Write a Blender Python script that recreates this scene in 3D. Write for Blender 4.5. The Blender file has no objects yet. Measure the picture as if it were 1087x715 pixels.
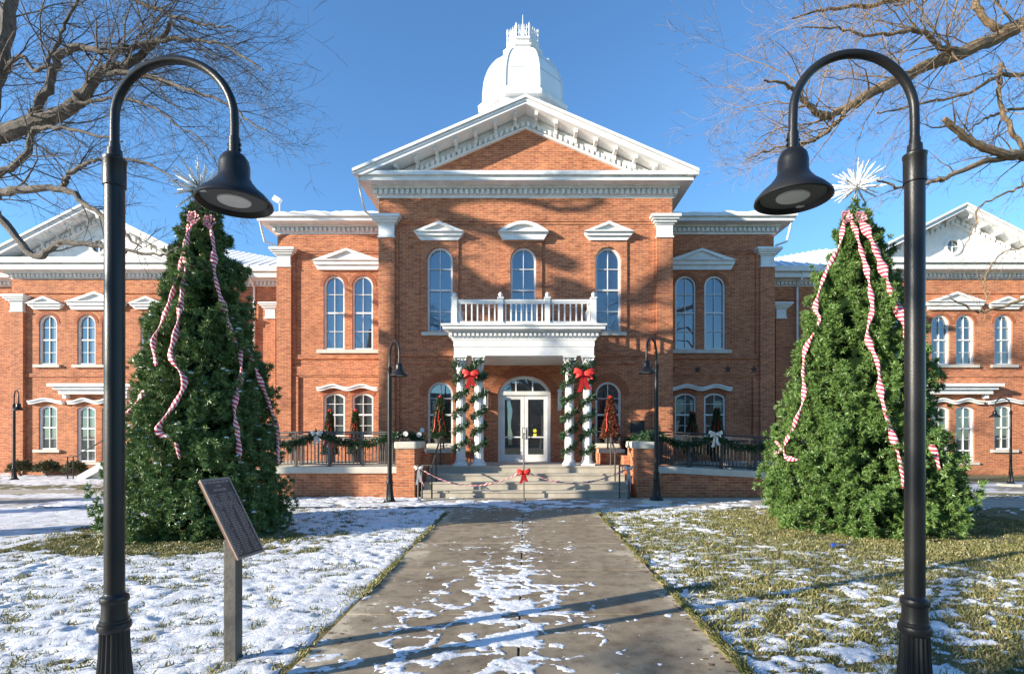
import bpy, bmesh, math, random
import numpy as np
from mathutils import Vector, Matrix
from mathutils.geometry import tessellate_polygon
R = math.radians
random.seed(7); rng = np.random.default_rng(7)
SC = bpy.context.scene
COL = SC.collection
# ---------- measuring helpers: photo measurements at a known depth -> metres ----------
F0, CX, CY, EYE = 560.0, 558.0, 461.0, 1.6
def X(px, Y): return (px-CX)*Y/F0
def H(py, Y): return EYE+(CY-py)*Y/F0
def P(px, py, Y): return Vector((X(px, Y), Y, H(py, Y)))

# ---------- object helpers ----------
def tag(o, label=None, cat=None, group=None, kind=None):
    if label: o['label'] = label
    if cat: o['category'] = cat
    if group: o['group'] = group
    if kind: o['kind'] = kind
    return o
def thing(name, label, cat, loc=(0, 0, 0), rz=0.0, group=None):
    o = bpy.data.objects.new(name, None); COL.objects.link(o)
    o.empty_display_size = .2
    o.location = loc; o.rotation_euler = (0, 0, rz)
    return tag(o, label, cat, group)
def copy_tree(o, loc=None, rz=None, label=None, parent=None, scale=None):
    c = o.copy(); COL.objects.link(c)
    if parent is not None: c.parent = parent
    if loc is not None: c.location = loc
    if rz is not None: c.rotation_euler = (0, 0, rz)
    if scale is not None: c.scale = (scale,)*3
    if label: c['label'] = label
    for ch in [k for k in SC.objects if k.parent == o]:
        copy_tree(ch, parent=c)
    return c

class MB:
    def __init__(s): s.v = []; s.f = []; s.uv = None
    def add(s, vs, fs):
        n = len(s.v); s.v += [tuple(a) for a in vs]; s.f += [tuple(i+n for i in q) for q in fs]
    def box(s, x0, x1, y0, y1, z0, z1):
        s.add([(x0,y0,z0),(x1,y0,z0),(x1,y1,z0),(x0,y1,z0),(x0,y0,z1),(x1,y0,z1),(x1,y1,z1),(x0,y1,z1)],
              [(0,3,2,1),(4,5,6,7),(0,1,5,4),(1,2,6,5),(2,3,7,6),(3,0,4,7)])
        return s
    def obox(s, c, ax, ay, az):
        c=Vector(c);ax=Vector(ax);ay=Vector(ay);az=Vector(az)
        vs=[c+ax*i+ay*j+az*k for k in (-1,1) for (i,j) in ((-1,-1),(1,-1),(1,1),(-1,1))]
        s.add(vs,[(0,3,2,1),(4,5,6,7),(0,1,5,4),(1,2,6,5),(2,3,7,6),(3,0,4,7)]); return s
    def plate(s, outer, y0, y1, holes=(), m=None):
        """outline in x,z extruded from y0 to y1; m maps (x,y,z) if given"""
        loops=[list(outer)]+[list(h) for h in holes]
        flat=[p for l in loops for p in l]
        tris=tessellate_polygon([[Vector((p[0],p[1],0)) for p in l] for l in loops])
        n=len(flat)
        vs=[(p[0],y0,p[1]) for p in flat]+[(p[0],y1,p[1]) for p in flat]
        if m: vs=[m(*v) for v in vs]
        fs=[tuple(t) for t in tris]+[tuple(i+n for i in reversed(t)) for t in tris]
        k=0
        for l in loops:
            L=len(l)
            for i in range(L):
                a,b=k+i,k+(i+1)%L
                fs.append((a,b,b+n,a+n))
            k+=L
        s.add(vs,fs); return s
    def tube(s, pts, rad, seg=8, cap=True):
        pts=[Vector(p) for p in pts]; n=len(pts)
        if not hasattr(rad,'__len__'): rad=[rad]*n
        t0=(pts[1]-pts[0]).normalized()
        up=Vector((0,0,1)) if abs(t0.z)<.9 else Vector((1,0,0))
        u=t0.cross(up).normalized(); vs=[]
        for i,p in enumerate(pts):
            if i==0: t=t0
            elif i==n-1: t=(pts[i]-pts[i-1]).normalized()
            else: t=((pts[i+1]-pts[i]).normalized()+(pts[i]-pts[i-1]).normalized())
            if t.length<1e-6: t=t0
            t=t.normalized()
            u=(u-t*u.dot(t)); u=u.normalized() if u.length>1e-6 else t.orthogonal().normalized()
            w=t.cross(u)
            for k in range(seg):
                a=2*math.pi*k/seg
                vs.append(p+(u*math.cos(a)+w*math.sin(a))*rad[i])
        fs=[]
        for i in range(n-1):
            for k in range(seg):
                a=i*seg+k;b=i*seg+(k+1)%seg
                fs.append((a,b,b+seg,a+seg))
        if cap:
            fs.append(tuple(reversed(range(seg)))); fs.append(tuple((n-1)*seg+k for k in range(seg)))
        s.add(vs,fs); return s
    def lathe(s, prof, c=(0,0,0), seg=24, rot=0.0, flute=0.0, nfl=0, cap=True):
        vs=[];fs=[];n=len(prof)
        for r,z in prof:
            for k in range(seg):
                a=2*math.pi*k/seg+rot
                rr=r*(1-flute*(0.5+0.5*math.cos(nfl*a))) if flute and r>0 else r
                vs.append((c[0]+rr*math.cos(a),c[1]+rr*math.sin(a),c[2]+z))
        for i in range(n-1):
            for k in range(seg):
                a=i*seg+k;b=i*seg+(k+1)%seg
                fs.append((a,b,b+seg,a+seg))
        if cap:
            fs.append(tuple(reversed(range(seg)))); fs.append(tuple((n-1)*seg+k for k in range(seg)))
        s.add(vs,fs); return s
    def strip(s, pts, wd, w, t=.004):
        """flat band along pts, wd = width direction(s)"""
        pts=[Vector(p) for p in pts]; n=len(pts); vs=[]
        for i,p in enumerate(pts):
            d=(pts[min(i+1,n-1)]-pts[max(i-1,0)]).normalized()
            ww=Vector(wd[i] if isinstance(wd[0],(tuple,list,Vector)) else wd).normalized()
            nn=d.cross(ww).normalized()
            wi=w[i] if hasattr(w,'__len__') else w
            vs+=[p-ww*wi/2-nn*t/2,p+ww*wi/2-nn*t/2,p+ww*wi/2+nn*t/2,p-ww*wi/2+nn*t/2]
        fs=[(0,1,2,3),tuple((n-1)*4+k for k in (3,2,1,0))]
        for i in range(n-1):
            for k in range(4):
                a=i*4+k;b=i*4+(k+1)%4
                fs.append((a,a+4,b+4,b))
        s.add(vs,fs); return s
    def build(s, name, mat, parent=None, origin=None, smooth=False, bevel=0.0, recalc=True):
        off=Vector((0,0,0))
        if origin is not None: off=Vector(origin)
        elif parent is not None:
            r=parent
            while r is not None:
                off=off+Vector(r.location); r=r.parent
        me=bpy.data.meshes.new(name)
        me.from_pydata([(a[0]-off.x,a[1]-off.y,a[2]-off.z) for a in s.v],[],s.f)
        if recalc:
            bm=bmesh.new(); bm.from_mesh(me); bmesh.ops.recalc_face_normals(bm,faces=bm.faces)
            if bevel: bmesh.ops.bevel(bm,geom=[e for e in bm.edges if len(e.link_faces)==2 and e.calc_face_angle(0)>.6],offset=bevel,segments=2,affect='EDGES',profile=.6)
            bm.to_mesh(me); bm.free()
        me.materials.append(mat)
        if smooth:
            me.shade_smooth()
            try: me.set_sharp_from_angle(angle=R(38))
            except Exception: pass
        o=bpy.data.objects.new(name,me); COL.objects.link(o)
        if parent is not None: o.parent=parent
        elif origin is not None: o.location=off
        return o
def np_obj(name, V, Fc, mat, parent=None, smooth=False, off=(0,0,0)):
    """V (n,3), Fc (m,k)"""
    V=np.asarray(V,dtype=np.float32)-np.asarray(off,dtype=np.float32); Fc=np.asarray(Fc,dtype=np.int32)
    me=bpy.data.meshes.new(name); k=Fc.shape[1]
    me.vertices.add(len(V)); me.vertices.foreach_set('co',V.ravel())
    me.loops.add(Fc.size); me.loops.foreach_set('vertex_index',Fc.ravel())
    me.polygons.add(len(Fc)); me.polygons.foreach_set('loop_start',np.arange(0,Fc.size,k,dtype=np.int32))
    try: me.polygons.foreach_set('loop_total',np.full(len(Fc),k,dtype=np.int32))
    except Exception: pass
    me.update(calc_edges=True); me.validate()
    me.materials.append(mat)
    if smooth: me.shade_smooth()
    o=bpy.data.objects.new(name,me); COL.objects.link(o)
    if parent is not None: o.parent=parent
    return o

# ---------- noise in numpy ----------
_T=np.random.default_rng(11).random((256,256))
def vn(x,y,s=0):
    x=np.asarray(x)+s*17.3; y=np.asarray(y)+s*5.7
    xi=np.floor(x).astype(int); yi=np.floor(y).astype(int); fx=x-xi; fy=y-yi
    fx=fx*fx*(3-2*fx); fy=fy*fy*(3-2*fy)
    g=lambda a,b:_T[a&255,b&255]
    return (g(xi,yi)*(1-fx)+g(xi+1,yi)*fx)*(1-fy)+(g(xi,yi+1)*(1-fx)+g(xi+1,yi+1)*fx)*fy
def fbm(x,y,s=0,o=4,p=.5):
    a=1;t=0;n=0
    for i in range(o):
        t=t+a*vn(x*2**i,y*2**i,s+i*3); n+=a; a*=p
    return t/n
def sst(a,b,x):
    t=np.clip((x-a)/(b-a),0,1); return t*t*(3-2*t)

# ---------- materials ----------
def newmat(name):
    m=bpy.data.materials.new(name); m.use_nodes=True; nt=m.node_tree
    return m,nt,nt.nodes,nt.links,nt.nodes['Principled BSDF']
def N(nt,t,**kw):
    n=nt.nodes.new(t)
    for k,v in kw.items():
        if k in n.inputs.keys(): n.inputs[k].default_value=v
        else: setattr(n,k,v)
    return n
def ramp(nt,stops):
    r=nt.nodes.new('ShaderNodeValToRGB'); e=r.color_ramp.elements
    e[0].position=stops[0][0]; e[0].color=(*stops[0][1],1)
    e[1].position=stops[-1][0]; e[1].color=(*stops[-1][1],1)
    for p,c in stops[1:-1]:
        k=e.new(p); k.color=(*c,1)
    return r
def noisy(name, c1, c2, scale=3, rough=.6, bump=.1, bscale=60, metallic=0, detail=6, spec=.5, coat=0, bdist=.01):
    m,nt,ns,lk,b=newmat(name)
    tc=N(nt,'ShaderNodeTexCoord'); n=N(nt,'ShaderNodeTexNoise',Scale=scale,Detail=detail,Roughness=.6)
    lk.new(tc.outputs['Object'],n.inputs['Vector'])
    r=ramp(nt,[(.3,c1),(.7,c2)]); lk.new(n.outputs['Fac'],r.inputs['Fac']); lk.new(r.outputs['Color'],b.inputs['Base Color'])
    n2=N(nt,'ShaderNodeTexNoise',Scale=bscale,Detail=4); lk.new(tc.outputs['Object'],n2.inputs['Vector'])
    bp=N(nt,'ShaderNodeBump',Strength=bump,Distance=bdist); lk.new(n2.outputs['Fac'],bp.inputs['Height']); lk.new(bp.outputs['Normal'],b.inputs['Normal'])
    mr=N(nt,'ShaderNodeMapRange'); mr.inputs['To Min'].default_value=max(0,rough-.08); mr.inputs['To Max'].default_value=min(1,rough+.1)
    lk.new(n.outputs['Fac'],mr.inputs['Value']); lk.new(mr.outputs['Result'],b.inputs['Roughness'])
    b.inputs['Metallic'].default_value=metallic; b.inputs['Specular IOR Level'].default_value=spec
    b.inputs['Coat Weight'].default_value=coat
    return m
def brickmat(name, hue=(1,1,1)):
    m,nt,ns,lk,b=newmat(name)
    tc=N(nt,'ShaderNodeTexCoord'); sp=N(nt,'ShaderNodeSeparateXYZ'); lk.new(tc.outputs['Object'],sp.inputs[0])
    ad=N(nt,'ShaderNodeMath',operation='ADD'); lk.new(sp.outputs['X'],ad.inputs[0]); lk.new(sp.outputs['Y'],ad.inputs[1])
    cb=N(nt,'ShaderNodeCombineXYZ'); lk.new(ad.outputs[0],cb.inputs['X']); lk.new(sp.outputs['Z'],cb.inputs['Y'])
    br=N(nt,'ShaderNodeTexBrick',Scale=1.0)
    br.inputs['Brick Width'].default_value=.215; br.inputs['Row Height'].default_value=.0677
    br.inputs['Mortar Size'].default_value=.0058; br.inputs['Mortar Smooth'].default_value=.15; br.inputs['Bias'].default_value=-.1
    br.inputs['Color1'].default_value=(.52*hue[0],.176*hue[1],.074*hue[2],1)
    br.inputs['Color2'].default_value=(.35*hue[0],.100*hue[1],.046*hue[2],1)
    br.inputs['Mortar'].default_value=(.46,.33,.23,1)
    lk.new(cb.outputs[0],br.inputs['Vector'])
    # staining and colour drift between patches of bricks
    n=N(nt,'ShaderNodeTexNoise',Scale=.9,Detail=6,Roughness=.65); lk.new(tc.outputs['Object'],n.inputs['Vector'])
    r=ramp(nt,[(.28,(.66,.63,.61)),(.42,(.93,.92,.91)),(.55,(1,1,1)),(.72,(1.18,1.15,1.1))]); lk.new(n.outputs['Fac'],r.inputs['Fac'])
    mx=N(nt,'ShaderNodeMix',data_type='RGBA',blend_type='MULTIPLY'); mx.inputs['Factor'].default_value=1
    lk.new(br.outputs['Color'],mx.inputs['A']); lk.new(r.outputs['Color'],mx.inputs['B'])
    n3=N(nt,'ShaderNodeTexNoise',Scale=1.0,Detail=2); 
    mp=N(nt,'ShaderNodeMapping'); mp.inputs['Scale'].default_value=(4.6,14.7,1); lk.new(cb.outputs[0],mp.inputs['Vector']); lk.new(mp.outputs[0],n3.inputs['Vector'])
    r3=ramp(nt,[(.3,(.62,.58,.56)),(.52,(1,1,1)),(.72,(1.25,1.2,1.1))]); lk.new(n3.outputs['Fac'],r3.inputs['Fac'])
    mx2=N(nt,'ShaderNodeMix',data_type='RGBA',blend_type='MULTIPLY'); mx2.inputs['Factor'].default_value=.8
    lk.new(mx.outputs['Result'],mx2.inputs['A']); lk.new(r3.outputs['Color'],mx2.inputs['B'])
    lk.new(mx2.outputs['Result'],b.inputs['Base Color'])
    b.inputs['Roughness'].default_value=.85; b.inputs['Specular IOR Level'].default_value=.25
    inv=N(nt,'ShaderNodeMath',operation='SUBTRACT'); inv.inputs[0].default_value=1; lk.new(br.outputs['Fac'],inv.inputs[1])
    n4=N(nt,'ShaderNodeTexNoise',Scale=70,Detail=3); lk.new(tc.outputs['Object'],n4.inputs['Vector'])
    a2=N(nt,'ShaderNodeMath',operation='MULTIPLY_ADD'); a2.inputs[1].default_value=.35; lk.new(n4.outputs['Fac'],a2.inputs[0]); lk.new(inv.outputs[0],a2.inputs[2])
    bp=N(nt,'ShaderNodeBump',Strength=.55,Distance=.006); lk.new(a2.outputs[0],bp.inputs['Height']); lk.new(bp.outputs['Normal'],b.inputs['Normal'])
    return m
M={}
M['brick']=brickmat('brick')
M['brick2']=brickmat('brick_low_wall',(1.05,1.1,1.15))
M['voussoir']=noisy('voussoir_brick',(.24,.075,.035),(.42,.14,.06),14,.85,.3,60)
M['mortar']=noisy('mortar',(.36,.25,.18),(.44,.31,.22),10,.9)
M['white']=noisy('white_paint',(.62,.61,.575),(.80,.79,.77),3.2,.5,.12,30)
M['whiteroof']=noisy('white_dome_paint',(.70,.70,.69),(.80,.80,.79),1.5,.4,.15,8)
M['snowroof']=noisy('roof_snow',(.82,.84,.87),(.9,.91,.93),1.5,.7,.5,6,bdist=.03)
M['greyseam']=noisy('grey_seam',(.42,.42,.41),(.55,.55,.54),2,.5)
M['metalroof']=noisy('pale_metal_roof',(.5,.51,.52),(.7,.71,.72),2,.4,.1,8)
M['sill']=noisy('limestone',(.5,.46,.39),(.62,.58,.5),4,.8,.2,80)
M['conc']=noisy('step_concrete',(.34,.30,.24),(.52,.47,.38),2.5,.85,.3,90)
M['coping']=noisy('coping_concrete',(.50,.46,.38),(.64,.60,.51),3,.8,.3,60)
M['black']=noisy('satin_black_paint',(.008,.008,.008),(.019,.018,.017),3,.36,.12,130,spec=.38)
M['rail']=noisy('dark_bronze_rail',(.05,.045,.04),(.085,.075,.065),6,.45,.1,80)
M['railgrey']=noisy('grey_bronze_rail',(.10,.09,.08),(.15,.135,.12),6,.5,.1,80)
M['bronze']=noisy('bronze_plaque',(.085,.05,.04),(.16,.10,.08),6,.45,.2,60,metallic=.35)
M['bronzehi']=noisy('bronze_lettering',(.26,.18,.14),(.36,.26,.2),9,.4,.1,60,metallic=.5)
M['post']=noisy('weathered_grey_post',(.035,.032,.03),(.13,.12,.10),5,.6,.3,40)
M['lens']=noisy('frosted_lens',(.6,.58,.54),(.68,.66,.62),4,.35,.05,40)
M['greydisc']=noisy('grey_lamp_housing',(.05,.05,.048),(.08,.08,.075),6,.5)
M['red']=noisy('red_velvet',(.55,.012,.012),(.75,.03,.02),5,.55,.2,50)
M['redwhite']=noisy('pink_cord',(.75,.25,.28),(.85,.7,.7),60,.6)
M['pot']=noisy('dark_pot',(.04,.04,.04),(.08,.075,.07),6,.5)
M['star']=noisy('frosted_white_wire',(.8,.8,.8),(.88,.88,.88),6,.4,.4,90)
M['silver']=noisy('silver_ribbon',(.55,.5,.45),(.75,.72,.66),9,.35,.2,50,metallic=.3)
M['pink']=noisy('pink_petals',(.6,.2,.25),(.75,.4,.42),12,.6)
M['leafbrown']=noisy('dry_leaf',(.09,.035,.015),(.2,.09,.03),9,.8)
M['blind']=noisy('window_blind',(.55,.56,.52),(.65,.66,.62),2,.8)
M['yellow']=noisy('yellow_sticker',(.75,.6,.03),(.8,.65,.05),3,.5)
M['iron']=noisy('cast_iron',(.02,.018,.016),(.04,.035,.03),5,.6)
M['blue']=noisy('blue_plastic',(.02,.06,.3),(.03,.09,.4),5,.5)
def glassmat(name, base, mixf):
    m,nt,ns,lk,b=newmat(name)
    b.inputs['Base Color'].default_value=(*base,1); b.inputs['Roughness'].default_value=.35
    g=N(nt,'ShaderNodeBsdfGlossy'); g.inputs['Roughness'].default_value=.015; g.inputs['Color'].default_value=(.86,.93,1,1)
    tc=N(nt,'ShaderNodeTexCoord'); n=N(nt,'ShaderNodeTexNoise',Scale=1.6,Detail=1); lk.new(tc.outputs['Object'],n.inputs['Vector'])
    bp=N(nt,'ShaderNodeBump',Strength=.04,Distance=.03); lk.new(n.outputs['Fac'],bp.inputs['Height']); lk.new(bp.outputs['Normal'],g.inputs['Normal'])
    mx=N(nt,'ShaderNodeMixShader'); mx.inputs[0].default_value=mixf
    lk.new(b.outputs[0],mx.inputs[1]); lk.new(g.outputs[0],mx.inputs[2])
    lk.new(mx.outputs[0],ns['Material Output'].inputs['Surface'])
    return m
M['glass']=glassmat('window_glass',(.008,.010,.012),.21)
M['glassb']=glassmat('window_glass_blind',(.045,.055,.05),.2)
M['glassd']=glassmat('window_glass_dark',(.006,.006,.006),.2)
# striped ribbon (uses its own UVs)
def stripemat(name,c1,c2):
    m,nt,ns,lk,b=newmat(name)
    uv=N(nt,'ShaderNodeUVMap'); sp=N(nt,'ShaderNodeSeparateXYZ'); lk.new(uv.outputs[0],sp.inputs[0])
    a=N(nt,'ShaderNodeMath',operation='MULTIPLY_ADD'); a.inputs[1].default_value=.9; lk.new(sp.outputs['X'],a.inputs[0]); lk.new(sp.outputs['Y'],a.inputs[2])
    f=N(nt,'ShaderNodeMath',operation='FRACT'); lk.new(a.outputs[0],f.inputs[0])
    g=N(nt,'ShaderNodeMath',operation='GREATER_THAN'); g.inputs[1].default_value=.52; lk.new(f.outputs[0],g.inputs[0])
    mx=N(nt,'ShaderNodeMix',data_type='RGBA'); mx.inputs['A'].default_value=(*c1,1); mx.inputs['B'].default_value=(*c2,1)
    lk.new(g.outputs[0],mx.inputs['Factor']); lk.new(mx.outputs['Result'],b.inputs['Base Color']); b.inputs['Roughness'].default_value=.55
    return m
M['stripe']=stripemat('candy_stripe',(.5,.03,.06),(.78,.6,.58))
# foliage
def leafmat(name, cols, scale=9, sheen=.0, trans=.12):
    m,nt,ns,lk,b=newmat(name)
    tc=N(nt,'ShaderNodeTexCoord'); n=N(nt,'ShaderNodeTexNoise',Scale=scale,Detail=5,Roughness=.7); lk.new(tc.outputs['Object'],n.inputs['Vector'])
    k=len(cols); r=ramp(nt,[(.3+.4*i/(k-1),c) for i,c in enumerate(cols)]); lk.new(n.outputs['Fac'],r.inputs['Fac'])
    lk.new(r.outputs['Color'],b.inputs['Base Color']); b.inputs['Roughness'].default_value=.42; b.inputs['Specular IOR Level'].default_value=.5
    t=N(nt,'ShaderNodeBsdfTranslucent'); lk.new(r.outputs['Color'],t.inputs['Color'])
    mx=N(nt,'ShaderNodeMixShader'); mx.inputs[0].default_value=trans
    lk.new(b.outputs[0],mx.inputs[1]); lk.new(t.outputs[0],mx.inputs[2]); lk.new(mx.outputs[0],ns['Material Output'].inputs['Surface'])
    return m
M['fir_l']=leafmat('shaded_fir',[(.05,.11,.03),(.11,.19,.055),(.22,.30,.11)])  # darker copy: shade on the left tree is put into its green
M['fir_r']=leafmat('sunlit_fir',[(.05,.11,.024),(.115,.205,.047),(.23,.32,.095)])  # yellower copy: sun on the right tree is put into its green
M['garl']=leafmat('garland_green',[(.02,.05,.02),(.04,.09,.035),(.07,.13,.05)],20)
M['bush']=leafmat('bush_green',[(.03,.04,.015),(.07,.08,.03),(.12,.11,.04)],12)
M['rbush']=leafmat('red_leaf',[(.05,.07,.025),(.22,.05,.03),(.07,.10,.03)],22)
M['core']=noisy('core_shade',(.006,.014,.005),(.012,.024,.008),6,.95,.6,14,spec=.02,bdist=.05)  # near-black green: shade inside the trees put into the colour
M['blade']=leafmat('grass_blades',[(.085,.115,.03),(.21,.20,.07),(.44,.36,.18)],6,trans=.15)
M['bark_l']=noisy('shaded_grey_bark',(.06,.05,.042),(.17,.145,.12),9,.9,.8,50,bdist=.02)  # darker bark: the left tree's shaded side is put into its colour
M['bark_r']=noisy('sunlit_tan_bark',(.14,.09,.052),(.33,.235,.14),9,.9,.8,50,bdist=.02)  # lighter bark: sunlight on the right tree is put into its tan
# ground
def groundmat():
    m,nt,ns,lk,b=newmat('winter_lawn'); tc=N(nt,'ShaderNodeTexCoord')
    n=N(nt,'ShaderNodeTexNoise',Scale=1.6,Detail=8,Roughness=.7); lk.new(tc.outputs['Object'],n.inputs['Vector'])
    r=ramp(nt,[(.3,(.08,.09,.03)),(.5,(.18,.16,.065)),(.7,(.30,.25,.13))]); lk.new(n.outputs['Fac'],r.inputs['Fac'])
    n2=N(nt,'ShaderNodeTexNoise',Scale=55,Detail=4,Roughness=.7); lk.new(tc.outputs['Object'],n2.inputs['Vector'])
    r2=ramp(nt,[(.3,(.45,.45,.45)),(.7,(1.3,1.3,1.3))]); lk.new(n2.outputs['Fac'],r2.inputs['Fac'])
    mx=N(nt,'ShaderNodeMix',data_type='RGBA',blend_type='MULTIPLY'); mx.inputs['Factor'].default_value=1
    lk.new(r.outputs['Color'],mx.inputs['A']); lk.new(r2.outputs['Color'],mx.inputs['B']); lk.new(mx.outputs['Result'],b.inputs['Base Color'])
    b.inputs['Roughness'].default_value=.95
    bp=N(nt,'ShaderNodeBump',Strength=1,Distance=.03); lk.new(n2.outputs['Fac'],bp.inputs['Height']); lk.new(bp.outputs['Normal'],b.inputs['Normal'])
    return m
def snowmat():
    m,nt,ns,lk,b=newmat('snow'); tc=N(nt,'ShaderNodeTexCoord')
    n=N(nt,'ShaderNodeTexNoise',Scale=28,Detail=6,Roughness=.7); lk.new(tc.outputs['Object'],n.inputs['Vector'])
    n1=N(nt,'ShaderNodeTexNoise',Scale=5,Detail=5,Roughness=.7); lk.new(tc.outputs['Object'],n1.inputs['Vector'])
    r=ramp(nt,[(.3,(.60,.59,.58)),(.5,(.76,.77,.79)),(.7,(.86,.87,.88))]); lk.new(n1.outputs['Fac'],r.inputs['Fac'])
    lk.new(r.outputs['Color'],b.inputs['Base Color']); b.inputs['Roughness'].default_value=.6
    b.inputs['Subsurface Weight'].default_value=0.0
    bp=N(nt,'ShaderNodeBump',Strength=.8,Distance=.02); lk.new(n.outputs['Fac'],bp.inputs['Height']); lk.new(bp.outputs['Normal'],b.inputs['Normal'])
    return m
def pathmat(name, joint=True, lo=(.175,.125,.076), hi=(.50,.42,.30)):
    m,nt,ns,lk,b=newmat(name); tc=N(nt,'ShaderNodeTexCoord')
    sp=N(nt,'ShaderNodeSeparateXYZ'); lk.new(tc.outputs['Object'],sp.inputs[0])
    n=N(nt,'ShaderNodeTexNoise',Scale=.8,Detail=8,Roughness=.72); lk.new(tc.outputs['Object'],n.inputs['Vector'])
    # damp middle, dry edges: blend noise with distance from the centreline
    ab=N(nt,'ShaderNodeMath',operation='ABSOLUTE'); lk.new(sp.outputs['X'],ab.inputs[0])
    mr=N(nt,'ShaderNodeMapRange'); mr.inputs['From Min'].default_value=1.0; mr.inputs['From Max'].default_value=1.65; mr.inputs['To Min'].default_value=0; mr.inputs['To Max'].default_value=.22
    lk.new(ab.outputs[0],mr.inputs['Value'])
    ad=N(nt,'ShaderNodeMath',operation='ADD'); lk.new(n.outputs['Fac'],ad.inputs[0]); lk.new(mr.outputs[0],ad.inputs[1])
    mid=tuple((a*.62+c*.38) for a,c in zip(lo,hi))
    r=ramp(nt,[(.30,lo),(.50,mid),(.64,tuple(a*.5+c*.5 for a,c in zip(lo,hi))),(.68,hi),(.8,tuple(c*1.12 for c in hi))]); lk.new(ad.outputs[0],r.inputs['Fac'])
    n2=N(nt,'ShaderNodeTexNoise',Scale=90,Detail=4,Roughness=.7); lk.new(tc.outputs['Object'],n2.inputs['Vector'])
    r2=ramp(nt,[(.3,(.72,.72,.72)),(.7,(1.2,1.2,1.2))]); lk.new(n2.outputs['Fac'],r2.inputs['Fac'])
    mx=N(nt,'ShaderNodeMix',data_type='RGBA',blend_type='MULTIPLY'); mx.inputs['Factor'].default_value=.8
    lk.new(r.outputs['Color'],mx.inputs['A']); lk.new(r2.outputs['Color'],mx.inputs['B'])
    vo=N(nt,'ShaderNodeTexVoronoi',Scale=3.2); lk.new(tc.outputs['Object'],vo.inputs['Vector'])
    rv=ramp(nt,[(.03,(.35,.3,.26)),(.06,(1,1,1))])
    nw=N(nt,'ShaderNodeTexNoise',Scale=5.5,Detail=9,Roughness=.75); lk.new(tc.outputs['Object'],nw.inputs['Vector']); rw=ramp(nt,[(.36,(.55,.52,.5)),(.5,(.95,.95,.95)),(.66,(1.18,1.18,1.16))]); lk.new(nw.outputs['Fac'],rw.inputs['Fac']); lk.new(vo.outputs['Distance'],rv.inputs['Fac'])
    mxv=N(nt,'ShaderNodeMix',data_type='RGBA',blend_type='MULTIPLY'); mxv.inputs['Factor'].default_value=.7
    mxw=N(nt,'ShaderNodeMix',data_type='RGBA',blend_type='MULTIPLY'); mxw.inputs['Factor'].default_value=.85; lk.new(mx.outputs['Result'],mxw.inputs['A']); lk.new(rw.outputs['Color'],mxw.inputs['B'])
    lk.new(mxw.outputs['Result'],mxv.inputs['A']); lk.new(rv.outputs['Color'],mxv.inputs['B'])
    lk.new(mxv.outputs['Result'],b.inputs['Base Color'])
    rr=ramp(nt,[(.35,(.55,.55,.55)),(.6,(.9,.9,.9))]); lk.new(ad.outputs[0],rr.inputs['Fac']); lk.new(rr.outputs['Color'],b.inputs['Roughness'])
    b.inputs['Specular IOR Level'].default_value=.3
    bp=N(nt,'ShaderNodeBump',Strength=.5,Distance=.006); lk.new(n2.outputs['Fac'],bp.inputs['Height']); lk.new(bp.outputs['Normal'],b.inputs['Normal'])
    return m
M['lawn']=groundmat(); M['snow']=snowmat(); M['path']=pathmat('walk_concrete'); M['walk']=pathmat('side_walk_concrete',lo=(.24,.20,.16),hi=(.42,.38,.31))
M['leadgrey']=noisy('cladding',(.14,.13,.12),(.22,.2,.18),2,.8)

# =====================================================================
# COURTHOUSE
# =====================================================================
YC, YS, YP, YW = 16.3, 19.2, 21.0, 22.0       # central front, side fronts, pavilion fronts, wing walls
CH=thing('courthouse','red brick courthouse with white portico, pediments and a domed cupola','courthouse',(0,YC,0))
def arch_shape(cx,w,z0,z1,kind='round',n=14,inset=0.0):
    """outline of an opening: flat sill at z0, crown at z1"""
    w2=w/2-inset; z0=z0+inset; z1=z1-inset
    if kind=='round': rise=w2; a0=math.pi/2; rad=w2
    else:
        rise=w*.17; rad=(w2*w2+rise*rise)/(2*rise); a0=math.asin(min(1,w2/rad))
    zc=z1-rad; pts=[(cx-w2,z0),(cx+w2,z0)]
    for i in range(n+1):
        a=a0-2*a0*i/n
        pts.append((cx+rad*math.sin(a),zc+rad*math.cos(a)))
    return pts
OPEN={'C':[],'SL':[],'SR':[],'PL':[],'PR':[]}
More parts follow.
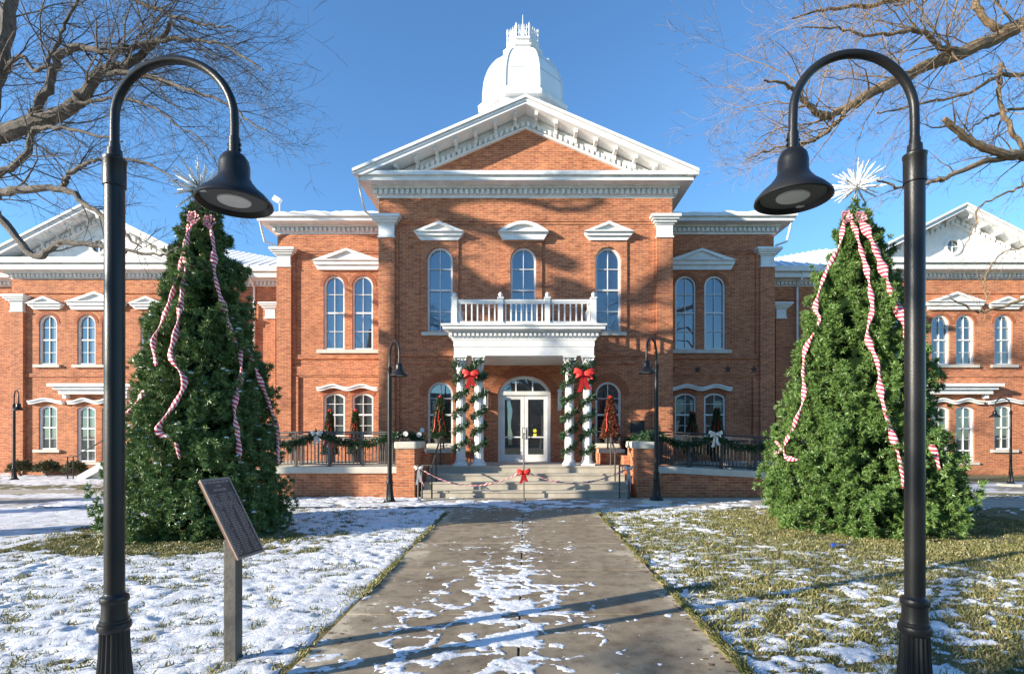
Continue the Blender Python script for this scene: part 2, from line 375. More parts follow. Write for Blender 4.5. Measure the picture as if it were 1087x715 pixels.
def window(wall,cx,z0,z1,w,Y,kind='round',rows=4,glass='glass',sill=True,extra=0.0):
    OPEN[wall].append(arch_shape(cx,w,z0,z1,kind))
    fr=MB(); yf=Y+.05
    fr.plate(arch_shape(cx,w-.004,z0+.002,z1-.002,kind),yf,yf+.09,[arch_shape(cx,w,z0,z1,kind,inset=.062)])
    zb=z0+extra
    if extra: fr.box(cx-w/2+.05,cx+w/2-.05,yf+.01,yf+.075,zb-.03,zb+.03)
    fr.box(cx-.010,cx+.010,yf+.025,yf+.07,z0+.05,z1-.05)
    hgt=z1-zb
    for i in range(1,rows):
        z=zb+hgt*i/rows
        t=.028 if i*2==rows else .010
        y0=yf+(.012 if i*2==rows else .028)
        ww=w/2-.055
        if kind=='round' and z>z1-w/2: ww=math.sqrt(max(.001,(w/2)**2-(z-(z1-w/2))**2))-.05
        fr.box(cx-ww,cx+ww,y0,yf+.068,z-t,z+t)
    wn=fr.build('window',M['white'],CH)
    g=MB(); ta,tb=random.uniform(-.006,.006),random.uniform(-.004,.004); zc_=(z0+z1)/2
    g.plate(arch_shape(cx,w,z0,z1,kind,inset=.05),yf+.078,yf+.086,m=lambda x,y,z:(x,y+(x-cx)*ta+(z-zc_)*tb,z))
    g.build('pane',M[glass],wn,origin=CH.location)
    if sill:
        s=MB(); s.box(cx-w/2-.16,cx+w/2+.16,Y-.1,Y+.05,z0-.11,z0-.001); s.build('sill',M['sill'],wn,origin=CH.location)
    return wn
def arch_bricks(cx,w,z1,Y,kind='round',d=.2,parent=None):
    bk=MB(); 
    w2=w/2+.004
    if kind=='round': rad=w2; a0=math.pi/2
    else:
        rise=w*.17; rad=(w2*w2+rise*rise)/(2*rise); a0=math.asin(min(1,w2/rad))
    zc=z1-rad+.004; n=max(8,int(2*a0*(rad+d/2)/.075))
    for i in range(n):
        a=-a0+2*a0*(i+.06)/n; b=-a0+2*a0*(i+.94)/n
        q=[(cx+r_*math.sin(t),zc+r_*math.cos(t)) for r_,t in ((rad,a),(rad+d,a),(rad+d,b),(rad,b))]
        bk.plate(q,Y-.012,Y+.02)
    bk.build('brick_arch',M['voussoir'],CH)
def hood_tri(cx,w,z,h,Y):
    wb=w/2*.72 if w<2 else w/2*.86
    w2=w/2; hb=h*.42; m=MB()
    m.plate([(cx-wb,z),(cx+wb,z),(cx+wb+(w2-wb)*.6,z+hb*.55),(cx-wb-(w2-wb)*.6,z+hb*.55)],Y-.10,Y)
    m.plate([(cx-wb-(w2-wb)*.55,z+hb*.55),(cx+wb+(w2-wb)*.55,z+hb*.55),(cx+w2*.97,z+hb),(cx-w2*.97,z+hb)],Y-.17,Y)
    th=.06
    m.plate([(cx-w2,z+hb),(cx+w2,z+hb),(cx,z+h)],Y-.24,Y,[[(cx-w2*.62,z+hb+.035),(cx+w2*.62,z+hb+.035),(cx,z+h-.085)]])
    m.plate([(cx-w2*.66,z+hb+.02),(cx+w2*.66,z+hb+.02),(cx,z+h-.06)],Y-.15,Y-.01)
    m.build('window_hood',M['white'],CH)
def hood_arc(cx,w,z,h,Y):
    w2=w/2; hb=h*.4; m=MB(); wb=w2*.8
    m.plate([(cx-wb,z),(cx+wb,z),(cx+w2*.97,z+hb),(cx-w2*.97,z+hb)],Y-.15,Y)
    def arc(k,zz,hh,n=14): return [(cx+w2*k*(1-2*i/n),zz+hh*(1-(1-2*i/n)**2)) for i in range(n+1)]
    m.plate(arc(1,z+hb,h-hb),Y-.24,Y,[arc(.72,z+hb+.03,(h-hb)*.62)])
    m.plate(arc(.76,z+hb+.02,(h-hb)*.72),Y-.14,Y-.01)
    m.build('window_hood',M['white'],CH)
def hood_wave(xs,w,z,Y,name='window_hood'):
    """eyebrow moulding, one hump above each x in xs"""
    m=MB(); x0=min(xs)-w/2; x1=max(xs)+w/2; n=16*len(xs)
    top=[];bot=[]
    for i in range(n+1):
        x=x0+(x1-x0)*i/n; c=min(xs,key=lambda q:abs(q-x)); sp=w if len(xs)==1 else min(w,abs(xs[-1]-xs[0])) 
        k=math.cos(math.pi*min(1,abs(x-c)/(sp/2)))*.5+.5
        top.append((x,z+.13+.11*k)); bot.append((x,z+.11*k))
    m.plate(bot+top[::-1],Y-.13,Y)
    m.plate([(x,zz-.045) for x,zz in top]+[(x,zz+.01) for x,zz in top[::-1]],Y-.18,Y-.125)
    m.build(name,M['white'],CH)
def capital(cx,w,z0,z1,Y,dep=.12,sx=0):
    """white block capital of a brick pilaster"""
    m=MB(); hh=z1-z0; h1=z0+hh*.6
    m.box(cx-w/2-.02,cx+w/2+.02,Y-dep-.04,Y+.05,z0,z0+.05)
    m.box(cx-w/2+.01,cx+w/2-.01,Y-dep-.02,Y+.05,z0+.05,h1)
    for i,(e,a,b) in enumerate(((.03,h1,h1+.05),(.09,h1+.05,h1+.12),(.15,h1+.12,h1+.18),(.2,h1+.18,z1))):
        m.box(cx-w/2-e,cx+w/2+e,Y-dep-e-.02,Y+.05,a,b)
    m.build('pilaster_capital',M['white'],CH)
def cornice(x0,x1,y0,y1,lay,dz0,dz1,dproj,sp=.163,sides=(1,1),name='cornice'):
    """stacked mouldings round a block; lay=(z0,z1,projection)"""
    m=MB()
    for a,b,p in lay: m.box(x0-p*sides[0],x1+p*sides[1],y0-p,y1+(p if p else 0),a,b)
    n=int((x1-x0+2*dproj)/sp)
    for i in range(n):
        x=x0-dproj+(i+.5)*(x1-x0+2*dproj)/n
        m.box(x-sp*.29,x+sp*.29,y0-dproj,y0-.02,dz0,dz1)
    n=int((y1-y0)/sp)
    for k,sd in enumerate(sides):
        if not sd: continue
        for i in range(n):
            y=y0+(i+.2)*sp
            xx=(x0-dproj,x0-.02) if k==0 else (x1+.02,x1+dproj)
            m.box(xx[0],xx[1],y-sp*.29,y+sp*.29,dz0,dz1)
    return m.build(name,M['white'],CH)

# ---- central block windows ----
sC=F0/YC; sS=F0/YS; sP=F0/YP
zsill=H(352.5,YC); ztop=H(262.5,YC)
cxs=[X(467,YC),X(555.5,YC),X(645.5,YC)]
for i,cx in enumerate(cxs):
    window('C',cx,zsill,ztop,.79,YC)
    arch_bricks(cx,.79,ztop,YC-.03)
    (hood_arc if i==1 else hood_tri)(cx,1.56,H(256,YC),H(237.5,YC)-H(256,YC),YC)
for cx in (X(467.3,YC),X(645.6,YC)):
    window('C',cx,H(475,YC),H(405,YC),.79,YC)
    arch_bricks(cx,.79,H(405,YC),YC,d=.26)
# door
DX=X(556.5,YC); DW=1.64; LAND=.757; DZ1=H(398.5,YC)
dshape=arch_shape(DX,DW,LAND,DZ1,'round',24)
# segmental-elliptical head: use its own shape
def door_shape(inset=0):
    w2=DW/2-inset; zs=DZ1-.62; pts=[(DX-w2,LAND+inset*0+.001),(DX+w2,LAND+.001)]
    for i in range(25):
        a=math.pi*i/24; pts.append((DX+w2*math.cos(a),zs+(.62-inset)*math.sin(a)))
    return pts
OPEN['C'].append(door_shape())
ZT=H(419,YC)
d=MB(); yf=YC+.06
d.plate(door_shape(.005),yf,yf+.12,[[(DX-DW/2+.1,LAND+.02),(DX+DW/2-.1,LAND+.02),(DX+DW/2-.1,ZT),(DX-DW/2+.1,ZT)],
   [(DX-DW/2+.1,ZT+.12),(DX+DW/2-.1,ZT+.12)]+[(DX+(DW/2-.1)*math.cos(math.pi*i/20),max(ZT+.121,DZ1-.62+.52*math.sin(math.pi*i/20))) for i in range(1,20)]])
for k in (-.26,.26): d.box(DX+k-.02,DX+k+.02,yf+.03,yf+.08,ZT+.1,DZ1-.1)
DF=d.build('door_frame',M['white'],CH)
g=MB(); g.plate([(DX-DW/2+.08,ZT+.1),(DX+DW/2-.08,ZT+.1)]+[(DX+(DW/2-.08)*math.cos(math.pi*i/20),max(ZT+.11,DZ1-.62+.54*math.sin(math.pi*i/20))) for i in range(1,20)],yf+.085,yf+.095)
g.build('pane',M['glass'],DF,origin=CH.location)
for sg in (-1,1):
    a0=DX+(0.006 if sg>0 else -DW/2+.105); a1=DX+(DW/2-.105 if sg>0 else -.006)
    lf=MB(); zz=LAND+.025
    lf.plate([(a0,zz),(a1,zz),(a1,ZT-.005),(a0,ZT-.005)],yf+.05,yf+.1,[[(a0+.11,zz+.2),(a1-.11,zz+.2),(a1-.11,ZT-.13),(a0+.11,ZT-.13)]])
    lf.box(a0+.1,a1-.1,yf+.055,yf+.09,zz+.72,zz+.76)
    dr=lf.build('door',M['white'],CH)
    g=MB(); g.box(a0+.1,a1-.1,yf+.078,yf+.085,zz+.19,ZT-.12); g.build('pane',M['glass'],dr,origin=CH.location)
    hd=MB(); xh=DX+sg*.055; hd.tube([(xh,yf+.05,zz+.7),(xh,yf-.01,zz+.72),(xh,yf-.01,zz+1.02),(xh,yf+.05,zz+1.04)],.012,8); hd.build('handle',M['railgrey'],dr,origin=CH.location,smooth=True)
st=MB(); st.lathe([(.0,0),(.055,0),(.055,.004),(0,.004)],seg=16,cap=False)
st.v=[(DX+.33+x,yf+.073-z,1.72+y) for x,y,z in st.v]; st.box(DX+.28,DX+.38,yf+.072,yf+.075,1.5,1.63)
st.build('door_sticker',M['yellow'],CH)
arch_bricks(DX,DW,DZ1+.16,YC,'round',d=.24) if False else None
# elliptical brick arch over the door
bk=MB()
for i in range(34):
    a=math.pi*(i+.08)/34; b=math.pi*(i+.92)/34; zs=DZ1-.62
    q=[(DX+(DW/2+.005+e)*math.cos(t),zs+(.625+e)*math.sin(t)) for e,t in ((0,a),(.26,a),(.26,b),(0,b))]
    bk.plate(q,YC-.012,YC+.02)
bk.build('brick_arch',M['voussoir'],CH)
# ---- side section windows ----
for wall,wx,hx in (('SL',(354.6,384.8),366.5),('SR',(727.8,758.8),745.8)):
    xs=[X(p,YS) for p in wx]
    for i,cx in enumerate(xs):
        window(wall,cx,H(371,YS),H(292.5,YS),.76,YS,sill=False)
        arch_bricks(cx,.76,H(292.5,YS),YS,d=.13)
        window(wall,cx,H(463,YS),H(417,YS),.78,YS,'seg',glass='glassb' if wall=='SL' else 'glassd',sill=False)
        arch_bricks(cx,.78,H(417,YS),YS,'seg',d=.17)
    mid=sum(xs)/2
    s=MB(); s.box(mid-1.12,mid+1.12,YS-.1,YS+.05,H(375,YS),H(371.2,YS)); s.build('window_sill',M['sill'],CH)
    s=MB(); s.box(mid-1.12,mid+1.12,YS-.1,YS+.05,H(467,YS),H(463.2,YS)); s.build('window_sill',M['sill'],CH)
    hood_tri(mid,2.5,H(287,YS),H(265.5,YS)-H(287,YS),YS)
    hood_wave(xs,1.16,H(415,YS),YS)
# ---- wings ----
WX=17.0
for sg,wall in ((-1,'PL'),(1,'PR')):
    c=sg*WX
    for dx in (-2.02,2.02):
        window(wall,c+dx,H(387,YP),H(334,YP),.72,YP,glass='glassb'); hood_tri(c+dx,1.42,H(328.5,YP),.48,YP)
        window(wall,c+dx,H(477,YP),H(430,YP),.73,YP,'seg',glass='glassb' if sg<0 else 'glassd'); hood_wave([c+dx],1.36,H(429,YP),YP)
        arch_bricks(c+dx,.72,H(334,YP),YP,d=.12)
    for dx in (-.49,.49):
        window(wall,c+dx,H(387,YP),H(334,YP),.72,YP,sill=False); arch_bricks(c+dx,.72,H(334,YP),YP,d=.12)
        window(wall,c+dx,H(490,YP),H(431,YP),.73,YP,'seg',rows=4,sill=False,extra=.45,glass='glassb' if sg<0 else 'glassd')
    s=MB(); s.box(c-1.0,c+1.0,YP-.1,YP+.05,H(390,YP),H(387.2,YP)); s.build('window_sill',M['sill'],CH)
    s=MB(); s.box(c-1.0,c+1.0,YP-.1,YP+.05,H(493,YP),H(490.2,YP)); s.build('window_sill',M['sill'],CH)
    hood_tri(c,2.35,H(329,YP),.68,YP); hood_wave([c-.49,c+.49],1.3,H(429,YP),YP)
    s=MB(); s.box(c-1.35,c+1.35,YP-.3,YP,H(418.5,YP),H(414,YP)); s.box(c-1.48,c+1.48,YP-.4,YP,H(414,YP),H(411,YP)); s.box(c-1.62,c+1.62,YP-.5,YP,H(411,YP),H(408,YP))
    for k in (-1.2,1.2): s.box(c+k-.07,c+k+.07,YP-.2,YP,H(423,YP),H(418.5,YP))
    s.build('door_hood',M['white'],CH)

# ---- walls ----
def wall(name,x0,x1,z0,z1,Y,t,key=None):
    m=MB(); m.plate([(x0,z0),(x1,z0),(x1,z1),(x0,z1)],Y,Y+t,OPEN.get(key,[])); return m
C0,C1=-4.51,4.51; S1=9.0; ZW=8.88
m=wall('w',C0,C1,0,ZW,YC,.3,'C'); m.box(C0,C0+.3,YC+.3,26,0,ZW); m.box(C1-.3,C1,YC+.3,26,0,ZW)
m.build('central_wall',M['brick'],CH)
for sg,key in ((-1,'SL'),(1,'SR')):
    a,b=(sorted((sg*4.45,sg*S1)))
    m=wall('w',a,b,0,ZW,YS,.3,key)
    e=sg*S1; a2,b2=sorted((e,e-sg*.3)); m.box(a2,b2,YS+.3,26,0,ZW)
    m.build('side_wall',M['brick'],CH)
    c=sg*WX; ZP=7.78
    m=wall('w',c-3.4,c+3.4,0,ZP,YP,.3,'PL' if sg<0 else 'PR')
    m.box(c-3.4,c-3.1,YP+.3,26,0,ZP); m.box(c+3.1,c+3.4,YP+.3,26,0,ZP)
    m.build('pavilion_wall',M['brick'],CH)
    for q in ((8.9,13.55),(20.45,26)):
        m=MB(); a,b=sorted((sg*q[0],sg*q[1])); m.box(a,b,YW,YW+.3,0,ZP); m.build('wing_wall',M['brick'],CH)
# dark rooms behind the openings are closed off by the panes; a back wall keeps light out
m=MB(); m.box(-26,26,30,30.3,0,7.7); m.build('rear_wall',M['brick'],CH)
# pilasters, raised surrounds and belt courses in brick
m=MB()
def bb(x0,x1,z0,z1,Y,p): m.box(min(x0,x1),max(x0,x1),Y-p,Y+.02,min(z0,z1),max(z0,z1))
for sg in (-1,1):
    bb(sg*4.515,sg*4.02,0,7.63,YC,.12)
    bb(sg*4.515,sg*3.9,8.29,ZW-.002,YC,.05)
    bb(sg*4.02,sg*3.9,1.2,3.75,YC,.06)
    bb(sg*4.02,sg*3.93,4.25,7.9,YC,.05)
bb(-3.9,3.9,8.16,ZW-.002,YC,.05); bb(-3.93,3.93,8.08,8.16,YC,.025)
bb(-4.02,4.02,H(378,YC),H(373,YC),YC,.05); bb(-4.02,4.02,H(386,YC),H(383,YC),YC,.035)
m.build('pilaster_brickwork',M['brick'],CH)
for cx in cxs:       # raised window bays
    m=MB(); 
    w=1.16; zt=H(256,YC)
    m.plate([(cx-w/2,H(352,YC)),(cx+w/2,H(352,YC)),(cx+w/2,zt),(cx-w/2,zt)],YC-.045,YC-.001,[[ (q[0],q[1]) for q in arch_shape(cx,.8,H(352,YC)+.01,ztop+.003)]])
    m.build('window_surround',M['brick'],CH)
for sg in (-1,1):
    m=MB()
    bb(sg*9.005,sg*8.48,0,H(284.5,YS),YS,.14); bb(sg*9.005,sg*8.48,H(266,YS),ZW-.02,YS,.06)
    bb(sg*8.48,sg*4.5,8.25,ZW-.02,YS,.06); bb(sg*8.48,sg*4.5,8.17,8.25,YS,.03)
    bb(sg*8.48,sg*4.5,H(381,YS),H(376.5,YS),YS,.05); bb(sg*8.48,sg*4.5,H(398,YS),H(389,YS),YS,.06); bb(sg*8.48,sg*4.5,H(400,YS),H(398,YS),YS,.03)
    bb(sg*8.48,sg*8.25,.2,H(400,YS),YS,.07); bb(sg*8.48,sg*8.36,H(376,YS),8.17,YS,.06)
    m.build('pilaster_brickwork',M['brick'],CH)
    m=MB(); c=sg*WX
    for k in (-3.4,2.9): bb(c+k,c+k+.5,0,6.45,YP,.12)
    for k in (-3.4,2.9): bb(c+k,c+k+.5,7.1,7.76,YP,.05)
    bb(c-2.9,c+2.9,7.2,7.76,YP,.05); bb(c-2.9,c+2.9,H(400,YP),H(396,YP),YP,.04)
    bb(c-3.42,c+3.42,0,.38,YP,.06)
    bb(sg*9.0,sg*13.6,7.2,7.76,YW,.05); bb(sg*10.39,sg*10.81,0,6.4,YW,.10); bb(sg*9,sg*13.6,0,.38,YW,.06)
    m.build('pilaster_brickwork',M['brick'],CH)
    capital(sg*4.27,.5,H(253.8,YC),H(231,YC),YC)
    capital(sg*8.74,.5,H(284.7,YS),H(265.3,YS),YS,.14)
    for k in (-3.15,3.15): capital(c+k,.5,6.45,7.1,YP)
    capital(sg*10.6,.42,6.4,7.05,YW)
# cast-iron wall anchor stars on the shaded right section
for px in (712.6,740,772,799.5):
    x=X(px,YS); z=H(392,YS); m=MB()
    pts=[]
    for i in range(10):
        r_=.13 if i%2==0 else .05; a=math.pi/2+i*math.pi/5; pts.append((x+r_*math.cos(a),z+r_*math.sin(a)))
    m.plate(pts,YS-.09,YS-.055); m.build('anchor_star',M['iron'],CH)
# ---- cornices ----
lay=[(8.88,8.965,.06),(8.965,9.125,.09),(9.125,9.2,.2),(9.2,9.34,.52),(9.34,9.46,.60)]
cornice(C0,C1,YC,26,lay,8.97,9.11,.17)
for sg in (-1,1):
    a,b=sorted((sg*4.3,sg*S1))
    cornice(a,b,YS,26,[(z0-.03,z1-.03,p) for z0,z1,p in lay],8.94,9.08,.17,sides=(1,0) if sg<0 else (0,1))
    c=sg*WX
    lw=[(7.78,7.84,.05),(7.84,7.96,.08),(7.96,8.03,.2),(8.03,8.2,.5),(8.2,8.26,.46),(8.26,8.46,.6)]
    cornice(c-3.4,c+3.4,YP,26,lw,7.84,7.95,.16)
    a,b=sorted((sg*8.9,sg*13.5)); cornice(a,b,YW,26,[(z0-.02,z1-.02,p) for z0,z1,p in lw],7.82,7.93,.16,sides=(0,0))
    a,b=sorted((sg*20.5,sg*26)); cornice(a,b,YW,26,[(z0-.02,z1-.02,p) for z0,z1,p in lw],7.82,7.93,.16,sides=(0,0))
# ---- gables ----
def gable(cx,hw,ov,Y,zb,za,tymp,th=.2,drop=.42,sp=.163):
    """hw wall half width; roof from eave zb at hw+ov up to za"""
    W=hw+ov; sl=(za-zb)/W
    line=lambda x,o=0: za-abs(x-cx)*sl-o
    m=MB(); m.plate([(cx-W,zb),(cx,za),(cx+W,zb),(cx+W,zb-th*.55),(cx+W-.25,zb-th*.55),(cx,za-th),(cx-W+.25,zb-th*.55),(cx-W,zb-th*.55)],Y-ov-.03,26)
    m.build('gable_roof',M['whiteroof'],CH)
    m=MB()
    for (o0,o1,p) in ((-.04,.05,.10),(.06,.12,.06)):
        m.plate([(cx-W-.03,zb-o0),(cx,za-o0),(cx+W+.03,zb-o0),(cx+W+.03,zb-o1),(cx,za-o1),(cx-W-.03,zb-o1)],Y-ov-p,Y-ov+.01)
    # raking frieze with dentils and brackets
    k=th+.001
    e=hw+.0
    zcut=zb+.0
    xa=(za-k-zcut)/sl; xb=(za-k-drop-zcut)/sl
    xa=min(xa,hw); 
    m.plate([(cx-xa,zcut),(cx,za-k),(cx+xa,zcut),(cx+xb,zcut),(cx,za-k-drop),(cx-xb,zcut)],Y-.05,Y+.01)
    n=int(xa/sp*1.02)
    for i in range(n):
        for s_ in (-1,1):
            x=cx+s_*(i+.5)*sp; zt=line(x,k+drop*.5); 
            if zt-drop*.3<zcut: continue
            m.plate([(x-sp*.29,line(x-sp*.29,k+drop*.5)),(x+sp*.29,line(x+sp*.29,k+drop*.5)),(x+sp*.29,line(x+sp*.29,k+drop*.82)),(x-sp*.29,line(x-sp*.29,k+drop*.82))],Y-.14,Y-.049)
    m.plate([(cx-xb-.2,zcut),(cx,za-k-drop*.86),(cx+xb+.2,zcut),(cx+xb,zcut),(cx,za-k-drop),(cx-xb,zcut)],Y-.1,Y-.049)
    m.build('raking_cornice',M['white'],CH)
    nb=int((xa-.3)/.6)
    for i in range(nb+1):
        for s_ in (-1,1):
            m=MB(); x=cx+s_*(.32+i*.6); zt=line(x,k+.002)
            if zt-.2<zcut: continue
            m.plate([(x-.05,line(x-.05,k+.002)),(x+.05,line(x+.05,k+.002)),(x+.05,zt-.11),(x-.05,zt-.11)],Y-ov+.12,Y-.05)
            m.box(x-.045,x+.045,Y-.16,Y-.05,zt-.26,zt-.1)
            m.build('bracket',M['white'],CH)
    hole=[]
    m=MB(); 
    if tymp=='white':
        rz=zb+.62; hole=[[(cx+.27*math.cos(2*math.pi*i/20),rz+.27*math.sin(2*math.pi*i/20)) for i in range(20)]]
    m.plate([(cx-hw,zb-.3),(cx+hw,zb-.3),(cx+hw,line(hw+cx,k)),(cx,za-k),(cx-hw,line(cx-hw,k))],Y,Y+.2,hole)
    m.build('tympanum',M['brick'] if tymp=='brick' else M['white'],CH)
    if hole:
        m=MB(); ring=lambda r_: [(cx+r_*math.cos(2*math.pi*i/20),rz+r_*math.sin(2*math.pi*i/20)) for i in range(20)]
        m.plate(ring(.36),Y-.05,Y+.05,[ring(.25)]); m.box(cx-.015,cx+.015,Y+.02,Y+.06,rz-.25,rz+.25); m.box(cx-.25,cx+.25,Y+.021,Y+.059,rz-.015,rz+.015)
        w=m.build('round_window',M['white'],CH); g=MB(); g.plate(ring(.26),Y+.07,Y+.08); g.build('pane',M['glassb'],w,origin=CH.location)
gable(0,4.51,.6,YC,9.43,11.63,'brick')
for sg in (-1,1): gable(sg*WX,3.4,.6,YP,8.46,10.5,'white',sp=.2,drop=.36)
# ---- roofs ----
for sg in (-1,1):
    m=MB(); a=sg*4.6; b=sg*9.58; m.add([(a,18.62,9.432),(b,18.62,9.432),(b,26.4,9.432),(a,26.4,9.432),(a,22.4,10.35),(sg*6.0,22.4,10.35)],
      [(0,1,5,4),(1,2,5),(2,3,4,5),(0,4,3),(0,3,2,1)]); m.build('hip_roof',M['snowroof'],CH)
    m=MB()   # lumpy snow left along the eave
    x0_,x1_=min(a,b)+.05,max(a,b)-.05; n=26; hs=[random.uniform(.012,.085) for _ in range(n+1)]
    m.plate([(x0_,9.434),(x1_,9.434)]+[(x1_+(x0_-x1_)*i/n,9.436+hs[i]) for i in range(n+1)],18.64,19.0)
    m.build('roof_snow',M['snowroof'],CH,bevel=.012)
    m=MB(); e=sg*8.3; r0=sg*14.5; f=sg*26.5
    m.add([(e,21.42,8.45),(f,21.42,8.45),(f,30.5,8.45),(e,30.5,8.45),(r0,26,10.7),(f,26,10.7)],[(0,1,5,4),(2,3,4,5),(3,0,4),(1,2,5),(0,3,2,1)])
    m.build('wing_roof',M['snowroof'],CH)
    m=MB()   # standing seams showing through the snow
    for i in range(30):
        x=sg*(9.2+i*.42); t=min(1,(abs(x)-8.3)/6.2)
        y1=21.42+4.5*t*.98; z1=8.45+2.25*t*.98
        m.tube([(x,21.44,8.475),(x,y1,z1+.02)],.02,4)
    m.build('roof_seam',M['metalroof'],CH)
    m=MB(); px=271 if sg<0 else 845; x=X(px,YW)
    m.tube([(x-.0,YW-.5,8.2),(x,YW-.45,7.95),(x,YW-.1,7.7),(x,YW-.1,.3)],.045,8); m.build('downspout',M['white'],CH,smooth=True)
    x=sg*5.0; m=MB()
    if sg<0: m.tube([(x,YC-.55,9.3),(x+sg*.02,YC-.3,9.0),(x,YC+.1,8.55),(sg*4.8,YC+.35,8.42),(sg*4.56,YC+.35,8.42)],.032,8); m.build('downspout',M['white'],CH,smooth=True)
    x=sg*9.45; m=MB(); m.tube([(x,YS-.45,9.2),(x,YS-.3,8.9),(x-sg*.05,YS-.2,8.55),(sg*9.06,YS-.05,8.45)],.04,8); m.build('downspout',M['white'],CH,smooth=True)
m=MB(); m.box(-6,6,26,26.3,0,9.4); m.build('rear_block',M['brick'],CH)
# roof-top floodlight on the left section
fl=thing('floodlight','small white floodlight on a short stem at the left roof corner of the courthouse','floodlight',(X(297,18.9),18.9,9.43))
m=MB(); m.tube([(X(297,18.9),18.9,9.4),(X(297,18.9),18.9,9.93)],.025,8); m.build('stem',M['white'],fl)
m=MB(); c=Vector((X(295,18.9),18.85,9.98)); m.obox(c,(.12,0,-.07),(0,.07,0),(.05,0,.08)); m.build('head',M['white'],fl,bevel=.015)
# ---- cupola ----
DYc=21.9; o8=R(22.5)
def oct_(prof,name,mat,**k):
    m=MB(); m.lathe(prof,(X(555,DYc),DYc,0),8,o8); return m.build(name,mat,CH,**k)
oct_([(1.72,9.5),(1.72,14.6),(1.9,14.62),(1.95,14.75),(1.86,14.86),(1.76,14.9),(1.75,15.02)],'cupola_drum',M['white'])
prof=[(1.73,15.0),(1.725,15.25),(1.705,15.5),(1.67,15.78),(1.61,16.02),(1.53,16.24),(1.42,16.45),(1.28,16.66),(1.12,16.84),(.95,16.96),(.82,17.03),(.78,17.05)]
oct_(prof,'dome',M['whiteroof'])
m=MB()
for k in range(8):
    a=o8+k*math.pi/4; m.tube([(X(555,DYc)+(r_+.01)*math.cos(a),DYc+(r_+.01)*math.sin(a),z) for r_,z in prof],.03,5)
m.build('dome_rib',M['white'],CH)
m=MB()
for zz,rr_ in ((15.78,1.682),(16.45,1.432)): m.lathe([(rr_-.02,zz-.016),(rr_,zz-.012),(rr_-.004,zz+.014),(rr_-.03,zz+.016)],(X(555,DYc),DYc,0),8,o8)
m.build('dome_seam',M['greyseam'],CH)
oct_([(.80,16.9),(.80,17.15),(.87,17.2),(.87,17.27),(.72,17.29),(.67,17.32),(.67,17.50),(.73,17.54),(.73,17.6),(.4,17.61)],'lantern',M['white'])
m=MB(); xc=X(555,DYc); cr=[]
for k in range(8):
    a=o8+k*math.pi/4; cr.append((xc+.68*math.cos(a),DYc+.68*math.sin(a)))
for k in range(8):
    (xa,ya),(xb,yb)=cr[k],cr[(k+1)%8]
    m.lathe([(.03,17.580),(.03,18.000),(.05,18.020),(.05,18.060),(.028,18.080),(.04,18.130),(.02,18.180),(.004,18.220)],(xa,ya,0),8)
    for t in (.2,.4,.6,.8):
        x=xa+(xb-xa)*t;y=ya+(yb-ya)*t
        m.tube([(x,y,17.620),(x,y,18.040)],.012,5); m.tube([(x,y,18.040),(x,y,18.150)],[.028,.004],5)
        if t<.8:
            x2=xa+(xb-xa)*(t+.2);y2=ya+(yb-ya)*(t+.2)
            m.tube([(x,y,17.670),(x2,y2,17.970)],.012,4); m.tube([(x,y,17.970),(x2,y2,17.670)],.012,4)
    for z in (17.650,17.800,18.000): m.tube([(xa,ya,z),(xb,yb,z)],.016,5)
m.build('lantern_cresting',M['white'],CH)
m=MB(); m.tube([(xc,DYc,17.580),(xc,DYc,18.300),(xc,DYc,19.0)],[.035,.03,.012],8); m.build('finial',M['white'],CH)

# ---- portico ----
YF=14.3; PXL,PXR=X(482,YF),X(630.4,YF); PCX=(PXL+PXR)/2
ZE=3.735
m=MB()
m.box(PXL,PXR,YF-.02,YC+.02,ZE,3.98); m.box(PXL-.015,PXR+.015,YF-.035,YC+.02,3.98,4.15); 
for a,b,p in ((4.15,4.2,.05),(4.2,4.36,.07),(4.36,4.41,.17),(4.41,4.5,.27),(4.5,4.55,.31)): m.box(PXL-p,PXR+p,YF-p,YC+.01,a,b)
n=34
for i in range(n):
    x=PXL-.13+(i+.5)*(PXR-PXL+.26)/n; m.box(x-.032,x+.032,YF-.135,YF-.05,4.25,4.345)
for i in range(16):
    y=YF-.02+i*.12
    for xx in ((PXL-.135,PXL-.05),(PXR+.05,PXR+.135)): m.box(xx[0],xx[1],y-.032,y+.032,4.25,4.345)
m.build('portico_entablature',M['white'],CH)
